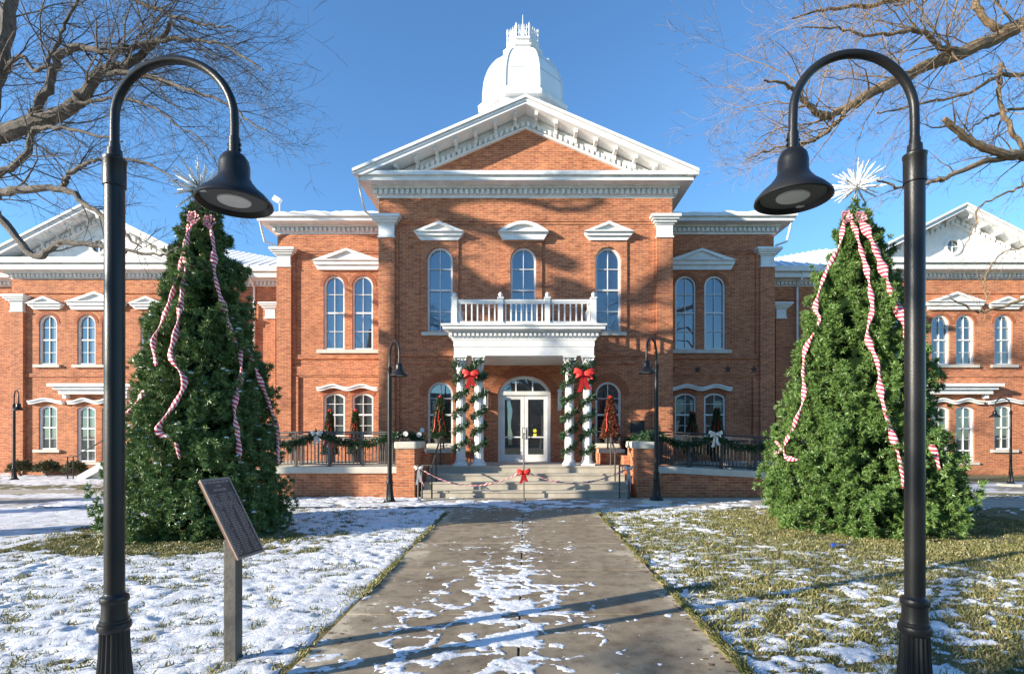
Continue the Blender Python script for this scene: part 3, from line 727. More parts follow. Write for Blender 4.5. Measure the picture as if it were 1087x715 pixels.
# columns
colx=[-1.775,-1.285,1.2,1.69]; YCOL=YF+.17
def make_column(cx):
    m=MB(); z0=LAND
    m.lathe([(.13,z0+.12),(.128,z0+.6),(.122,z0+1.5),(.108,ZE-.36)],(cx,YCOL,0),96,0,.09,20)
    c=m.build('column',M['white'],CH,smooth=True)
    m=MB(); m.box(cx-.185,cx+.185,YCOL-.185,YCOL+.185,z0,z0+.05); m.lathe([(.18,z0+.05),(.185,z0+.075),(.165,z0+.095),(.15,z0+.105),(.16,z0+.125),(.15,z0+.14),(.13,z0+.15)],(cx,YCOL,0),28)
    m.build('column_base',M['white'],c,origin=CH.location,smooth=True)
    m=MB(); zc=ZE-.36
    m.lathe([(.108,zc-.01),(.125,zc),(.125,zc+.02),(.11,zc+.03),(.11,zc+.15),(.13,zc+.25),(.165,zc+.31)],(cx,YCOL,0),24)
    m.box(cx-.185,cx+.185,YCOL-.185,YCOL+.185,zc+.315,ZE-.002)
    for row,(zz,n_,rr) in enumerate(((zc+.03,8,.118),(zc+.13,8,.125))):
        for k in range(n_):
            a=2*math.pi*(k+.5*row)/n_; ca,sa=math.cos(a),math.sin(a)
            pts=[(cx+ca*(rr+q),YCOL+sa*(rr+q),zz+h) for q,h in ((0,0),(.008,.06),(.02,.11),(.05,.135),(.065,.115))]
            m.strip(pts,[(-sa,ca,0)]*5,[.06,.075,.07,.045,.02],.016)
    for k in range(4):
        a=math.pi/4+k*math.pi/2; ca,sa=math.cos(a),math.sin(a)
        pts=[]
        for i in range(12):
            t=i/11*3.6*math.pi; rr=.045*(1-i/16)
            pts.append((cx+ca*(.185+rr*math.cos(t)),YCOL+sa*(.185+rr*math.cos(t)),zc+.265+rr*math.sin(t)))
        m.tube(pts,.014,5)
    m.build('column_capital',M['white'],c,origin=CH.location)
for cx in colx: make_column(cx)
# balcony balustrade
ZB=4.552; bx=[X(482.5,14.42),X(531.3,14.42),X(581,14.42),X(630,14.42)]; YB=14.42
def rail_run(m,a,b):
    a=Vector(a);b=Vector(b);L=(b-a).length;d_=(b-a)/L
    side=Vector((-d_.y,d_.x,0))
    for z,w,h in ((5.25,.045,.03),(5.2,.03,.03),(4.66,.03,.028)):
        c=(a+b)/2; m.obox((c.x,c.y,z),d_*L/2,side*w,(0,0,h))
    n=max(2,int(L/.142))
    for i in range(1,n):
        p=a+d_*L*i/n; m.obox((p.x,p.y,4.93),d_*.019,side*.019,(0,0,.26))
m=MB()
for i in range(3): rail_run(m,(bx[i],YB,0),(bx[i+1],YB,0))
rail_run(m,(bx[0],YB,0),(bx[0],YC,0)); rail_run(m,(bx[3],YB,0),(bx[3],YC,0))
bal=m.build('balustrade',M['white'],CH)
for i,x in enumerate(bx):
    m=MB(); m.box(x-.07,x+.07,YB-.07,YB+.07,ZB,5.3); m.box(x-.09,x+.09,YB-.09,YB+.09,ZB,ZB+.1); m.box(x-.09,x+.09,YB-.09,YB+.09,5.3,5.34)
    m.lathe([(.035,5.34),(.03,5.36),(.055,5.39),(.06,5.42),(.045,5.46),(.01,5.49)],(x,YB,0),14)
    m.build('balustrade_post',M['white'],CH)
# =====================================================================
# PORCH STEPS, LOW WALLS, RAMP, RAILINGS
# =====================================================================
stp=thing('entrance_steps','pale stone entrance steps rising to the courthouse door','steps',(0,13.2,0))
rise=LAND/4
for i in range(4):
    y=13.2+.36*i; m=MB(); top=rise*(i+1)
    hw=2.62
    y1=y+.36 if i<3 else YC-.002
    m.box(-hw,hw,y,y1,0,top-.045); m.box(-hw-.0,hw+.0,y-.025,y1-(.0 if i<3 else 0),top-.045,top)
    m.build('step' if i<3 else 'landing',M['conc'],stp,bevel=.008)
def low_wall(sg,label):
    t=thing('low_brick_wall',label,'brick wall',(sg*3.05,13.37,0),group=None)
    a,b=sorted((sg*2.82,sg*3.28))
    m=MB(); m.box(a,b,13.37,14.6,0,1.24); m.build('pier',M['brick2'],t)
    m=MB(); m.box(a-.05,b+.05,13.32,14.65,1.24,1.42); m.build('pier_cap',M['coping'],t,bevel=.045)
    L=9.6; xa,xb=sg*3.285,sg*L
    def zt(x): return .61-max(0,(abs(x)-(3.8 if sg>0 else 6.0)))*.055
    pts=[sg*3.285,sg*(3.8 if sg>0 else 6.0),sg*L]
    m=MB(); m.plate([(pts[0],0),(pts[2],0),(pts[2],zt(pts[2])),(pts[1],zt(pts[1])),(pts[0],zt(pts[0]))],13.5,13.78); m.build('wall',M['brick2'],t)
    m=MB(); m.plate([(pts[0],zt(pts[0])+.001),(pts[1],zt(pts[1])+.001),(pts[2],zt(pts[2])+.001),(pts[2],zt(pts[2])+.17),(pts[1],zt(pts[1])+.17),(pts[0],zt(pts[0])+.17)],13.45,13.83)
    m.build('coping',M['coping'],t,bevel=.012)
    m=MB(); a,b=sorted((sg*2.1,sg*2.815)); m.box(a+.02,b,14.95,15.25,LAND+.002,1.07); m.box(sorted((sg*2.82,sg*2.64))[0],sorted((sg*2.82,sg*2.64))[1],14.2,15.25,.02,1.03); m.build('planter_wall',M['brick2'],t)
    m=MB(); m.box(a-.02,b,14.9,15.3,1.072,1.19); m.build('planter_coping',M['coping'],t,bevel=.03)
    m=MB(); a,b=sorted((sg*2.1,sg*2.5)); m.box(a,b,15.45,15.85,LAND+.002,1.2); m.build('planter_pier',M['brick2'],t)
    m=MB(); a,b=sorted((sg*2.05,sg*2.9)); m.box(a,b,15.4,15.9,1.202,1.34); m.build('planter_cap',M['coping'],t,bevel=.04)
    # ramp / terrace surface behind the wall
    m=MB(); m.plate([(sg*2.83,0),(sg*L,0),(sg*L,zt(L)+.02-.0),(pts[1],zt(pts[1])+.1),(sg*2.83,.73)],13.79,15.6); m.build('ramp',M['conc'],t)
    return zt
ztl=low_wall(-1,'low brick ramp wall with pale coping and square pier, left of the entrance steps')
ztr=low_wall(1,'low brick ramp wall with pale coping and square pier, right of the entrance steps')
def ramp_rail(sg,Y,label,zt,mat,x0=3.35,x1=9.4,dz=.17):
    t=thing('ramp_railing',label,'railing',(sg*x0,Y,0))
    top=lambda x: zt(x)+dz+.88-(0 if sg<0 else 0)
    xs=[x0+i*(x1-x0)/7 for i in range(8)]
    brk=3.8 if sg>0 else 6.0
    for x in xs:
        m=MB(); m.box(sg*x-.025,sg*x+.025,Y-.025,Y+.025,zt(x)+dz,top(x)); m.box(sg*x-.06,sg*x+.06,Y-.06,Y+.06,zt(x)+dz,zt(x)+dz+.015); m.build('post',mat,t)
    m=MB()
    for o,r_ in ((0,.024),(-.13,.016),(-.82,.016)):
        m.tube([(sg*x0,Y,top(x0)+o),(sg*brk,Y,top(brk)+o),(sg*x1,Y,top(x1)+o)],r_,6)
    m.build('rail',mat,t)
    m=MB(); x=x0+.1
    while x<x1:
        m.box(sg*x-.009,sg*x+.009,Y-.009,Y+.009,zt(x)+dz+.06,top(x)-.13); x+=.1
    m.build('pickets',mat,t)
ramp_rail(-1,13.65,'grey metal picket railing on the left ramp wall, hung with a garland',ztl,M['railgrey'])
ramp_rail(1,13.65,'dark metal picket railing on the right ramp wall, hung with a garland',ztr,M['rail'])
ramp_rail(-1,15.5,'inner picket railing at the back of the left ramp',ztl,M['railgrey'],x0=3.1,x1=9.2,dz=.12)
ramp_rail(1,15.5,'inner picket railing at the back of the right ramp, under the wall plaque',ztr,M['rail'],x0=3.1,x1=9.2,dz=.12)
def handrail(sg,label):
    x=sg*2.33; t=thing('handrail',label,'handrail',(x,13.1,0))
    m=MB()
    m.tube([(x+sg*.22,12.98,.2),(x+sg*.22,12.98,.84),(x,12.98,.84),(x,13.25,.86),(x,14.4,1.52),(x,14.95,1.52),(x,15.0,LAND)],.023,8)
    m.build('rail',M['rail'],t,smooth=True)
    for y,z0,z1 in ((13.1,0,.84),(13.75,.378,1.13),(14.45,LAND,1.52)):
        m=MB(); m.tube([(x,y,z0),(x,y,z1)],.02,8); m.build('post',M['rail'],t,smooth=True)
    m=MB(); m.tube([(x+sg*.22,12.98,0),(x+sg*.22,12.98,.3)],.02,8); m.build('post',M['rail'],t)
handrail(-1,'bronze stair handrail climbing the left side of the entrance steps')
handrail(1,'bronze stair handrail climbing the right side of the entrance steps')
# =====================================================================
# GREENERY HELPERS
# =====================================================================
def sprigs(C, D, n, L, W, spread=.9, seed=1, jit=.5):
    """C (k,3) centres, D (k,3) directions: n needles per sprig -> verts, quads"""
    g=np.random.default_rng(seed); k=len(C)
    D=D/np.linalg.norm(D,axis=1,keepdims=True)
    C2=np.repeat(C,n,0); D2=np.repeat(D,n,0)
    r=g.normal(size=(k*n,3)); r/=np.linalg.norm(r,axis=1,keepdims=True)
    d=D2*.75+r*spread; d/=np.linalg.norm(d,axis=1,keepdims=True)
    C2=C2+D2*g.uniform(-jit,jit,(k*n,1))*L
    l=L*g.uniform(.6,1.25,(k*n,1)); w=W*g.uniform(.7,1.2,(k*n,1))
    s=np.cross(d,g.normal(size=(k*n,3))); s/=np.linalg.norm(s,axis=1,keepdims=True)
    a=C2; b=C2+d*l*.5+s*w; c=C2+d*l; e=C2+d*l*.5-s*w
    V=np.stack([a,b,c,e],1).reshape(-1,3); Fq=np.arange(k*n*4).reshape(-1,4)
    return V,Fq
def garland(name,pts,rad,label,cat='garland',dens=150,parent=None,mat='garl',bare=False,group=None):
    pts=[Vector(p) for p in pts]
    C=[];D=[]
    for a,b in zip(pts[:-1],pts[1:]):
        L=(b-a).length; n=max(1,int(L*dens))
        for i in range(n):
            t=random.random(); r_=Vector([random.gauss(0,1) for _ in range(3)]).normalized()
            C.append(a.lerp(b,t)+r_*rad*random.uniform(.2,.75)); D.append(r_)
    V,Fq=sprigs(np.array(C),np.array([tuple(q) for q in D]),7,rad*.85,rad*.14,.8,seed=len(C))
    loc=pts[0]
    o=np_obj(name,V,Fq,M[mat],parent,off=tuple(loc)); 
    if parent is None: o.location=loc
    return tag(o,label,cat,group)
# spiral garlands round the four columns
cname=['far left column, outermost of the left pair','inner column of the left pair, nearest the door','inner column of the right pair, nearest the door','far right column, outermost of the right pair']
for k,cx in enumerate(colx):
    pts=[]; turns=5.6; n=90
    for i in range(n+1):
        t=i/n; a=t*turns*2*math.pi+k*.7+1.0; sg=1 if k in (0,1) else 1
        z=LAND+.3+t*2.55
        pts.append((cx+.165*math.cos(a)*sg,YCOL+.165*math.sin(a),z))
    garland('column_garland',pts,.095,'green garland wound round the '+cname[k],dens=120,group='garlands round the portico columns')
for sg,nm in ((-1,'left'),(1,'right')):
    pts=[]
    xa=colx[0] if sg<0 else colx[2]; xb=colx[1] if sg<0 else colx[3]
    for i in range(12):
        t=i/11; pts.append((xa-.08+(xb-xa+.16)*t,YCOL-.19,3.18+.22*math.sin(math.pi*t)))
    garland('arch_garland',pts,.09,'short green garland arched across the top of the %s column pair'%nm,dens=100)
def bow(loc,s,label,cat='bow',mat='red',tails=1.0):
    t=thing('bow',label,cat,loc); x,y,z=loc
    m=MB()
    for sg in (-1,1):
        for tilt,k in ((.25,1.0),(-.15,.8)):
            pts=[];
            for i in range(13):
                a=math.pi*2*i/12; pts.append((x+sg*k*s*(.27-.27*math.cos(a)),y-.05-s*.13*math.sin(a),z+s*(.05*math.sin(a)+tilt*1.3*(.27-.27*math.cos(a)))))
            m.strip(pts,(sg*-.25,.0,1),[s*(.13+.15*math.sin(math.pi*i/12)) for i in range(13)],.006)
    m.build('loops',M[mat],t,smooth=True)
    m=MB()
    for sg,L in ((-1,1.0),(1,.85)):
        m.strip([(x,y-.03,z),(x+sg*s*.1,y-.06,z-s*.3*L*tails),(x+sg*s*.13,y-.04,z-s*.65*L*tails),(x+sg*s*.26,y-.07,z-s*1.0*L*tails)],(1,.25,0),[s*.12,s*.2,s*.24,s*.27],.006)
    m.build('tails',M[mat],t,smooth=True)
    m=MB(); m.lathe([(.001,-s*.09),(s*.07,-s*.05),(s*.085,0),(s*.07,s*.05),(.001,s*.09)],(x,y-.05,z),12); m.build('knot',M[mat],t,smooth=True)
    return t
bow((X(499.5,14.1),14.14,H(397,14.1)),.4,'big red bow tied between the left pair of portico columns',tails=.95)
bow((X(620,14.1),14.14,H(397,14.1)),.5,'big red bow tied between the right pair of portico columns',tails=.95)
# rail garlands
def swag(sg,zt,xs,label):
    pts=[]
    for a,b in zip(xs[:-1],xs[1:]):
        for i in range(10):
            t=i/10; x=a+(b-a)*t; pts.append((sg*x,13.58,zt(x)+.17+.84-.27*math.sin(math.pi*t)))
    x=xs[-1]; pts.append((sg*x,13.58,zt(x)+1.0))
    garland('rail_garland',pts,.10,label,dens=170)
swag(-1,ztl,[3.3,5.35,6.9,8.4],'pine garland draped in swags along the left ramp railing')
swag(1,ztr,[3.3,4.85,6.6,8.4],'pine garland draped in swags along the right ramp railing')
bow((-5.35,13.55,1.62),.28,'small silvery bow on the garland of the left ramp railing',mat='silver')
bow((4.85,13.52,1.60),.32,'small silvery bow on the garland of the right ramp railing',mat='silver')
garland('rail_end_garland',[(-3.5,13.9,1.5),(-3.2,14.2,1.62),(-2.95,14.6,1.5),(-2.9,15.1,1.35)],.11,'green garland bunched on top of the left brick pier beside the spotlights',dens=130)
garland('rail_end_garland',[(3.5,13.7,1.55),(3.2,14.7,1.5),(2.9,15.0,1.45)],.13,'leafy garland bunched behind the right brick pier',dens=130)
for i,(x,y,z,lab) in enumerate(((-3.18,14.0,1.62,'round black spotlight on the left brick pier, nearest the railing'),(-2.86,14.2,1.60,'lower round black spotlight at the inner edge of the left brick pier'),(-2.84,14.5,1.72,'upper round black spotlight at the inner edge of the left brick pier'))):
    t=thing('spotlight',lab,'spotlight',(x,y,z),group='spotlights on the left pier')
    m=MB(); m.lathe([(.03,-.1),(.06,-.06),(.085,0),(.085,.02)],(0,0,0),16); m.v=[(x+a,y-c-.02,z+b) for a,b,c in m.v]; m.build('housing',M['black'],t,smooth=True)
    m=MB(); m.lathe([(.07,.0),(.07,.024)],(0,0,0),16); m.v=[(x+a,y-c-.02,z+b) for a,b,c in m.v]; m.build('lens',M['lens'],t)
    m=MB(); m.tube([(x,y+.02,z-.06),(x,y+.02,z-.2)],.014,6); m.build('bracket',M['black'],t)
# topiary trees in pots
def topiary(x,y,z,h,w,label,mat='garl',red=True,pot=.22):
    t=thing('potted_tree',label,'potted tree',(x,y,z))
    m=MB(); m.lathe([(w*.28,z),(w*.36,z+pot),(w*.39,z+pot),(w*.39,z+pot+.03),(w*.3,z+pot+.03)],(x,y,0),16); m.build('pot',M['pot'],t)
    n=int(900*h*w/.5); g=np.random.default_rng(int(abs(x)*100))
    u=g.uniform(0,1,n)**1.35; a=g.uniform(0,2*math.pi,n); r_=w/2*(1-u)*g.uniform(.5,1,n)+.02
    C=np.stack([x+r_*np.cos(a),y+r_*np.sin(a),z+pot+.05+u*(h-pot-.05)],1); D=np.stack([np.cos(a),np.sin(a),g.uniform(-.1,.6,n)],1)
    V,Fq=sprigs(C,D,8,.075,.010,.8,seed=n); np_obj('foliage',V,Fq,M[mat],t,off=(x,y,z))
    m=MB(); m.tube([(x,y,z+pot),(x,y,z+h*.8)],.02,6); m.build('trunk',M['bark_l'],t)
    if red:
        bx_=MB(); 
        for k in ((1,2,3) if mat=='garl' else (1,3)):
            a=-math.pi/2+(k-2)*.7; pts=[]
            for i in range(8):
                q=i/7; rr=w/2*q*1.02+.03; aa=a+.15*math.sin(q*9); pts.append((x+rr*math.cos(aa),y+rr*math.sin(aa),z+h-.03-(h-pot)*.8*q))
            bx_.strip(pts,(math.sin(a),-math.cos(a),0),.022 if mat=='garl' else .018,.004)
        bx_.lathe([(.01,z+h-.08),(.06,z+h-.04),(.07,z+h+.0),(.03,z+h+.06)],(x,y,0),8)
        bx_.build('red_ribbon',M['red'],t)
topiary(X(350,17.5),17.5,.7,1.68,.45,'potted tree with red bow left of the two at the left section windows')
topiary(X(377.5,17.5),17.5,.7,1.68,.45,'potted tree with red bow right of the two at the left section windows')
topiary(X(467,15.62),15.64,1.345,1.35,.5,'potted tree with red ribbons before the arched window left of the portico',pot=.12)
topiary(X(648,15.62),15.64,1.345,1.35,.52,'reddish potted tree with red bow before the arched window right of the portico','rbush',pot=.12)
topiary(X(735,17.5),17.5,.7,1.62,.5,'dark potted tree left of the two at the shaded right section windows')
topiary(X(761,17.5),17.5,.7,1.75,.62,'dark potted tree right of the two at the shaded right section windows')
pl=MB()
for sg,px in ((1,735),(1,761),(-1,350),(-1,377.5)):
    pass
for sg,lab in ((-1,'narrow raised bed before the left section windows'),(1,'narrow raised bed before the right section windows')):
    m=MB(); a,b=sorted((sg*4.7,sg*8.3)); m.box(a,b,17.0,18.2,0,.7); o=m.build('planting_bed',M['conc'],None,origin=(sg*6.5,17.6,0)); tag(o,lab,'planter')
# green bits beside the right arched window
for i,(px,lab,mt) in enumerate(((664,'low red and green plant beside the right arched window','rbush'),(676,'low green plant under the dark wall plaque','garl'))):
    x=X(px,15.3); t=thing('potted_plant',lab,'plant',(x,15.3,.757))
    g=np.random.default_rng(i+50); n=260; C=np.stack([x+g.normal(0,.09,n),15.3+g.normal(0,.09,n),1.25+g.normal(0,.12,n)],1); D=g.normal(size=(n,3))+np.array([0,0,.6])
    V,Fq=sprigs(C,D,8,.08,.011,.8,seed=i); np_obj('foliage',V,Fq,M[mt],t,off=(x,15.3,.757))
    m=MB(); m.lathe([(.12,.757),(.17,1.1),(.18,1.12),(.12,1.12)],(x,15.3,0),14); m.build('pot',M['pot'],t)
# wall plaque and lanterns
o=MB(); x0,x1=X(669,YC),X(684,YC); o.box(x0,x1,YC-.04,YC-.001,H(459,YC),H(446,YC)); 
pq=thing('wall_plaque','dark bronze plaque fixed to the brick wall right of the portico','plaque',((x0+x1)/2,YC,H(459,YC)))
o.build('plate',M['iron'],pq,bevel=.008)
m=MB()
for i in range(6): m.box(x0+.05,x1-.05-(i%3)*.03,YC-.045,YC-.038,H(457.5-i*2,YC),H(457.5-i*2,YC)+.012)
m.build('raised_lines',M['bronze'],pq)
for px,lab in ((516,'white wall lantern left of the entrance door, behind the columns'),(594,'white wall lantern right of the entrance door, behind the columns')):
    x=X(px,YC); t=thing('wall_lantern',lab,'lantern',(x,YC,2.4))
    m=MB(); m.box(x-.06,x+.06,YC-.03,YC-.001,2.35,3.0); m.box(x-.07,x+.07,YC-.2,YC-.03,2.9,2.94); m.box(x-.07,x+.07,YC-.2,YC-.03,2.42,2.46); m.build('bracket',M['white'],t)
    m=MB(); m.lathe([(.05,2.46),(.06,2.5),(.06,2.86),(.05,2.9)],(x,YC-.12,0),8); m.build('glass_shade',M['lens'],t)
# barrier across the steps
def post(px,Y,z1,lab,r_=.02):
    x=X(px,Y); t=thing('barrier_post',lab,'post',(x,Y,0)); m=MB(); m.tube([(x,Y,0),(x,Y,z1)],r_,10); m.build('shaft',M['railgrey'],t,smooth=True)
    m=MB(); m.lathe([(r_*1.8,z1),(r_*1.9,z1+.02),(.004,z1+.04)],(x,Y,0),10); m.build('cap',M['railgrey'],t); m=MB(); m.lathe([(.05,.0),(.05,.02),(.02,.03)],(x,Y,0),12); m.build('foot',M['railgrey'],t); return x
YBp=12.95
post(444,YBp,.82,'short barrier post at the left foot of the entrance steps'); post(667,YBp,.82,'short barrier post at the right foot of the entrance steps'); post(556,YBp,1.6,'tall thin post at the middle foot of the entrance steps with a red bow')
def cord(a,b,sag,lab):
    a=Vector(a);b=Vector(b);n=36;vs=[];m=MB();pts=[]
    for i in range(n+1):
        t=i/n; p=a.lerp(b,t); p.z-=sag*4*t*(1-t); pts.append(p)
    return ribbon_tube('barrier_ribbon',pts,.03,lab,'ribbon',k=9)
def ribbon_tube(name,pts,r_,label,cat,k=18,flat=.55,parent=None,twist=6.0):
    """soft striped ribbon twisted along pts, with stripes in its UVs"""
    pts=[Vector(p) for p in pts]; n=len(pts); seg=8; vs=[];uvs=[];L=0
    for i,p in enumerate(pts):
        d=(pts[min(i+1,n-1)]-pts[max(i-1,0)]).normalized(); u=d.cross(Vector((0,1,0.01))).normalized(); w=d.cross(u)
        if i: L+=(pts[i]-pts[i-1]).length
        rr=r_*.8*(.82+.3*math.sin(L*twist*2.2+p.x*3)); tw=L*twist*.6
        if i in (0,n-1): rr*=.5
        for s_ in range(seg):
            a=2*math.pi*s_/seg; ca,sa=math.cos(a),math.sin(a)*flat
            ca,sa=ca*math.cos(tw)-sa*math.sin(tw),ca*math.sin(tw)+sa*math.cos(tw)
            vs.append(p+(u*ca+w*sa)*rr); uvs.append((s_/seg*1.0,L*k))
    fs=[];fu=[]
    for i in range(n-1):
        for s_ in range(seg):
            a=i*seg+s_;b=i*seg+(s_+1)%seg; fs.append((a,b,b+seg,a+seg))
            u0=s_/seg*2;u1=(s_+1)/seg*2; fu+=[(u0,uvs[a][1]),(u1,uvs[b][1]),(u1,uvs[b+seg][1]),(u0,uvs[a+seg][1])]
    loc=pts[0]; me=bpy.data.meshes.new(name); me.from_pydata([tuple(v-loc) for v in vs],[],fs)
    uvl=me.uv_layers.new(name='UVMap'); uvl.data.foreach_set('uv',[c for q in fu for c in q]); me.materials.append(M['stripe']); me.shade_smooth()
    o=bpy.data.objects.new(name,me); COL.objects.link(o); o.location=loc
    if parent is not None: o.parent=parent; o.location=loc-Vector(parent.location)
    return tag(o,label,cat)
xl,xm,xr=X(445,YBp),X(556,YBp),X(667,YBp)
cord((xl,YBp,.78),(xm,YBp,.72),.40,'striped ribbon sagging from the left barrier post to the middle post')
cord((xm,YBp,.72),(xr,YBp,.78),.34,'striped ribbon sagging from the middle post to the right barrier post')
bow((xm,YBp-.01,.68),.3,'red bow on the middle barrier post before the steps',tails=.9)
bow((xl,YBp-.01,.78),.2,'silvery ribbon knot on the left barrier post',mat='silver',tails=2.0)
bow((xr,YBp-.01,.78),.2,'silvery ribbon knot on the right barrier post',mat='silver',tails=2.0)
ribbon_tube('ribbon_tail',[(xl+.02,YBp-.03,.7),(xl+.06,YBp-.04,.5),(xl+.12,YBp-.03,.33)],.03,'loose striped ribbon end hanging from the left barrier post','ribbon')
ribbon_tube('ribbon_tail',[(xr+.02,YBp-.03,.7),(xr+.04,YBp-.04,.5),(xr+.04,YBp-.03,.22)],.035,'loose striped ribbon end hanging from the right barrier post','ribbon')
# =====================================================================
# LAMPS (built at the origin, arm along +X)
# =====================================================================
LG='black gooseneck street lamps on the courthouse lawn'
def make_lamp(label):
    t=thing('street_lamp',label,'street lamp',(0,0,0),group=LG)
    m=MB(); m.lathe([(0.164,0),(0.164,.03),(0.1353,.05),(0.123,.09)],(0,0,0),32); m.build('base_flange',M['black'],t,smooth=True)
    m=MB(); m.lathe([(0.1164,.09),(0.1025,.12),(0.08856,.2),(0.07872,.32),(0.07298,.46)],(0,0,0),160,0,.10,20); m.build('fluted_base',M['black'],t,smooth=True)
    m=MB(); m.lathe([(0.0697,.455),(0.082,.47),(0.08528,.49),(0.082,.505),(0.0738,.51),(0.0738,.525),(0.06806,.53),(0.06396,.56),(0.06396,.62),(0.07216,.63),(0.0738,.645),(0.0697,.66),(0.05576,.67),(0.05084,.68)],(0,0,0),32); m.build('base_ring',M['black'],t,smooth=True)
    m=MB(); m.lathe([(0.05084,.66),(0.05084,3.06)],(0,0,0),32); m.build('pole',M['black'],t,smooth=True)
    m=MB(); m.lathe([(0.05084,3.04),(0.0574,3.045),(0.0574,3.185),(0.06068,3.19),(0.06068,3.205),(0.0492,3.21),(0.03936,3.22),(0.03772,3.26),(0.02952,3.265),(0.02788,3.30)],(0,0,0),32); m.build('collar',M['black'],t,smooth=True)
    W=.70; pts=[(0,0,3.25),(0,0,3.40)]
    zc=3.44; 
    for i in range(1,24):
        a=math.pi-math.pi*i/24; pts.append((W/2+W/2*math.cos(a),0,zc+.345*math.sin(a)))
    pts+=[(W,0,3.4),(W,0,3.22)]
    m=MB(); m.tube(pts,.0245,16); m.build('arm',M['black'],t,smooth=True)
    m=MB(); m.lathe([(0.03128,3.33),(0.03128,3.20),(0.02208,3.19)],(W,0,0),16); m.tube([(W-.038,0,3.26),(W+.038,0,3.26)],.009,6); m.tube([(W-.038,0,3.29),(W+.038,0,3.29)],.009,6); m.build('arm_coupling',M['black'],t,smooth=True)
    S=MB(); S.lathe([(0.0276,3.235),(0.0552,3.228),(0.07544,3.2),(0.0828,3.165),(0.0828,3.105),(0.0966,3.075),(0.1288,3.035),(0.1702,3.0),(0.2042,2.962),(0.2079,2.945),(0.1987,2.94),(0.1748,2.975),(0.173,2.978)],(W,0,0),48,cap=False); sh=S.build('lamp_shade',M['black'],t,smooth=True)
    m=MB(); m.lathe([(0.00092,2.975),(0.1766,2.975),(0.1748,2.968),(0.1702,2.966),(0.00092,2.966)],(W,0,0),40,cap=False); m.build('reflector_plate',M['greydisc'],sh,origin=(0,0,0))
    m=MB(); m.lathe([(0.00092,2.967),(0.09016,2.966),(0.0874,2.958),(0.0644,2.953),(0.00092,2.951)],(W,0,0),32,cap=False); m.build('lens',M['lens'],sh,origin=(0,0,0),smooth=True)
    m=MB(); m.obox((W-.11,-.13,2.964),(.02,0,0),(0,.014,0),(0,0,.002)); m.build('sticker',M['lens'],sh,origin=(0,0,0))
    return t
lamp=make_lamp('tall black gooseneck lamp in the left foreground, arm over the decorated tree')
lamp.location=(-2.40,3.08,0)
copy_tree(lamp,(2.235,3.03,0),math.pi,'tall black gooseneck lamp in the right foreground, arm reaching left')
def lamp_pad(t,r_=.38):
    pad=MB(); pad.lathe([(r_,0),(r_,.085),(r_-.03,.1),(.05,.1)],(0,0,0),8,.39); pad.build('concrete_pad',M['coping'],t,origin=(0,0,0))
l3=copy_tree(lamp,(-3.17,12.3,.0),R(-58),'small black gooseneck lamp before the left brick pier of the steps',scale=.985); 
l4=copy_tree(lamp,(3.0,12.1,.1),R(-122),'small black gooseneck lamp on a concrete pad before the right brick pier',scale=.965)
m=MB(); m.lathe([(.36,-.1),(.36,-.015),(.33,0),(.05,.002)],(0,0,0),8,.39); m.build('concrete_pad',M['coping'],l4,origin=(0,0,0))
m=MB(); m.lathe([(.36,.0),(.36,.008),(.33,.012),(.05,.012)],(0,0,0),8,.39); m.build('concrete_pad',M['coping'],l3,origin=(0,0,0))
l5=copy_tree(lamp,(X(15,18.6),18.6,0),R(-35),'distant black gooseneck lamp at the far left before the left wing',scale=.83)
l6=copy_tree(lamp,(X(1073,16.3),16.3,.08),R(180),'distant black gooseneck lamp at the far right before the right wing',scale=.70)
m=MB(); m.lathe([(.5,-.11),(.5,.0),(.46,.02),(.05,.02)],(0,0,0),10,.39); m.build('concrete_pad',M['coping'],l6,origin=(0,0,0))
# =====================================================================
# MEMORIAL PLAQUE ON A POST
# =====================================================================
bx0,by0=X(247.5,3.75),3.75
pm=thing('plaque_stand','tilted bronze memorial plaque on a grey post in the snow','plaque stand',(bx0,by0,0))
m=MB(); m.box(bx0-.044,bx0+.044,by0-.044,by0+.044,0,.86); m.build('post',M['post'],pm,bevel=.006)
# four corners of the slanted plate, turned toward the walk
A=Vector((-2.237,3.6,1.285)); D_=Vector((-1.974,3.6,.739)); ux=Vector((.05,.26,0)).normalized(); uy=(D_-A).normalized()
wd=.27; ht=.605; cen=A+ux*wd/2+uy*ht/2; nrm=ux.cross(uy).normalized()
if nrm.x<0: nrm=-nrm
m=MB(); m.obox(cen,ux*wd/2*.96,uy*ht/2*.98,nrm*.012); pp=m.build('plate',M['bronze'],pm,bevel=.004)
m=MB()
for s_ in (-1,1):
    m.obox(cen+ux*s_*(wd/2-.008)+nrm*.012,ux*.008,uy*ht/2,nrm*.006); m.obox(cen+uy*s_*(ht/2-.008)+nrm*.012,ux*(wd/2-.016),uy*.008,nrm*.006)
m.build('rim',M['bronzehi'],pp,origin=pm.location)
m=MB(); random.seed(5)
def ln(v,x0,x1,h=.0045):
    x=x0
    while x<x1-.008:
        L=min(random.uniform(.012,.04),x1-x); m.obox(cen+ux*(x+L/2)+uy*v+nrm*.0125,ux*L/2,uy*h,nrm*.0016); x+=L+.006
ln(-.275,-.115,.115,.008); ln(-.245,-.02,.02,.007); ln(-.215,-.06,.06,.007)
v=-.18
while v<.28:
    if -.12<v<-.09: ln(v,-.1,.1,.006)
    else:
        for a,b in ((-.125,-.05),(-.035,.04),(.055,.125)): ln(v,a,b-random.uniform(0,.02))
    v+=.0165
m.build('raised_lettering',M['bronzehi'],pp,origin=pm.location)
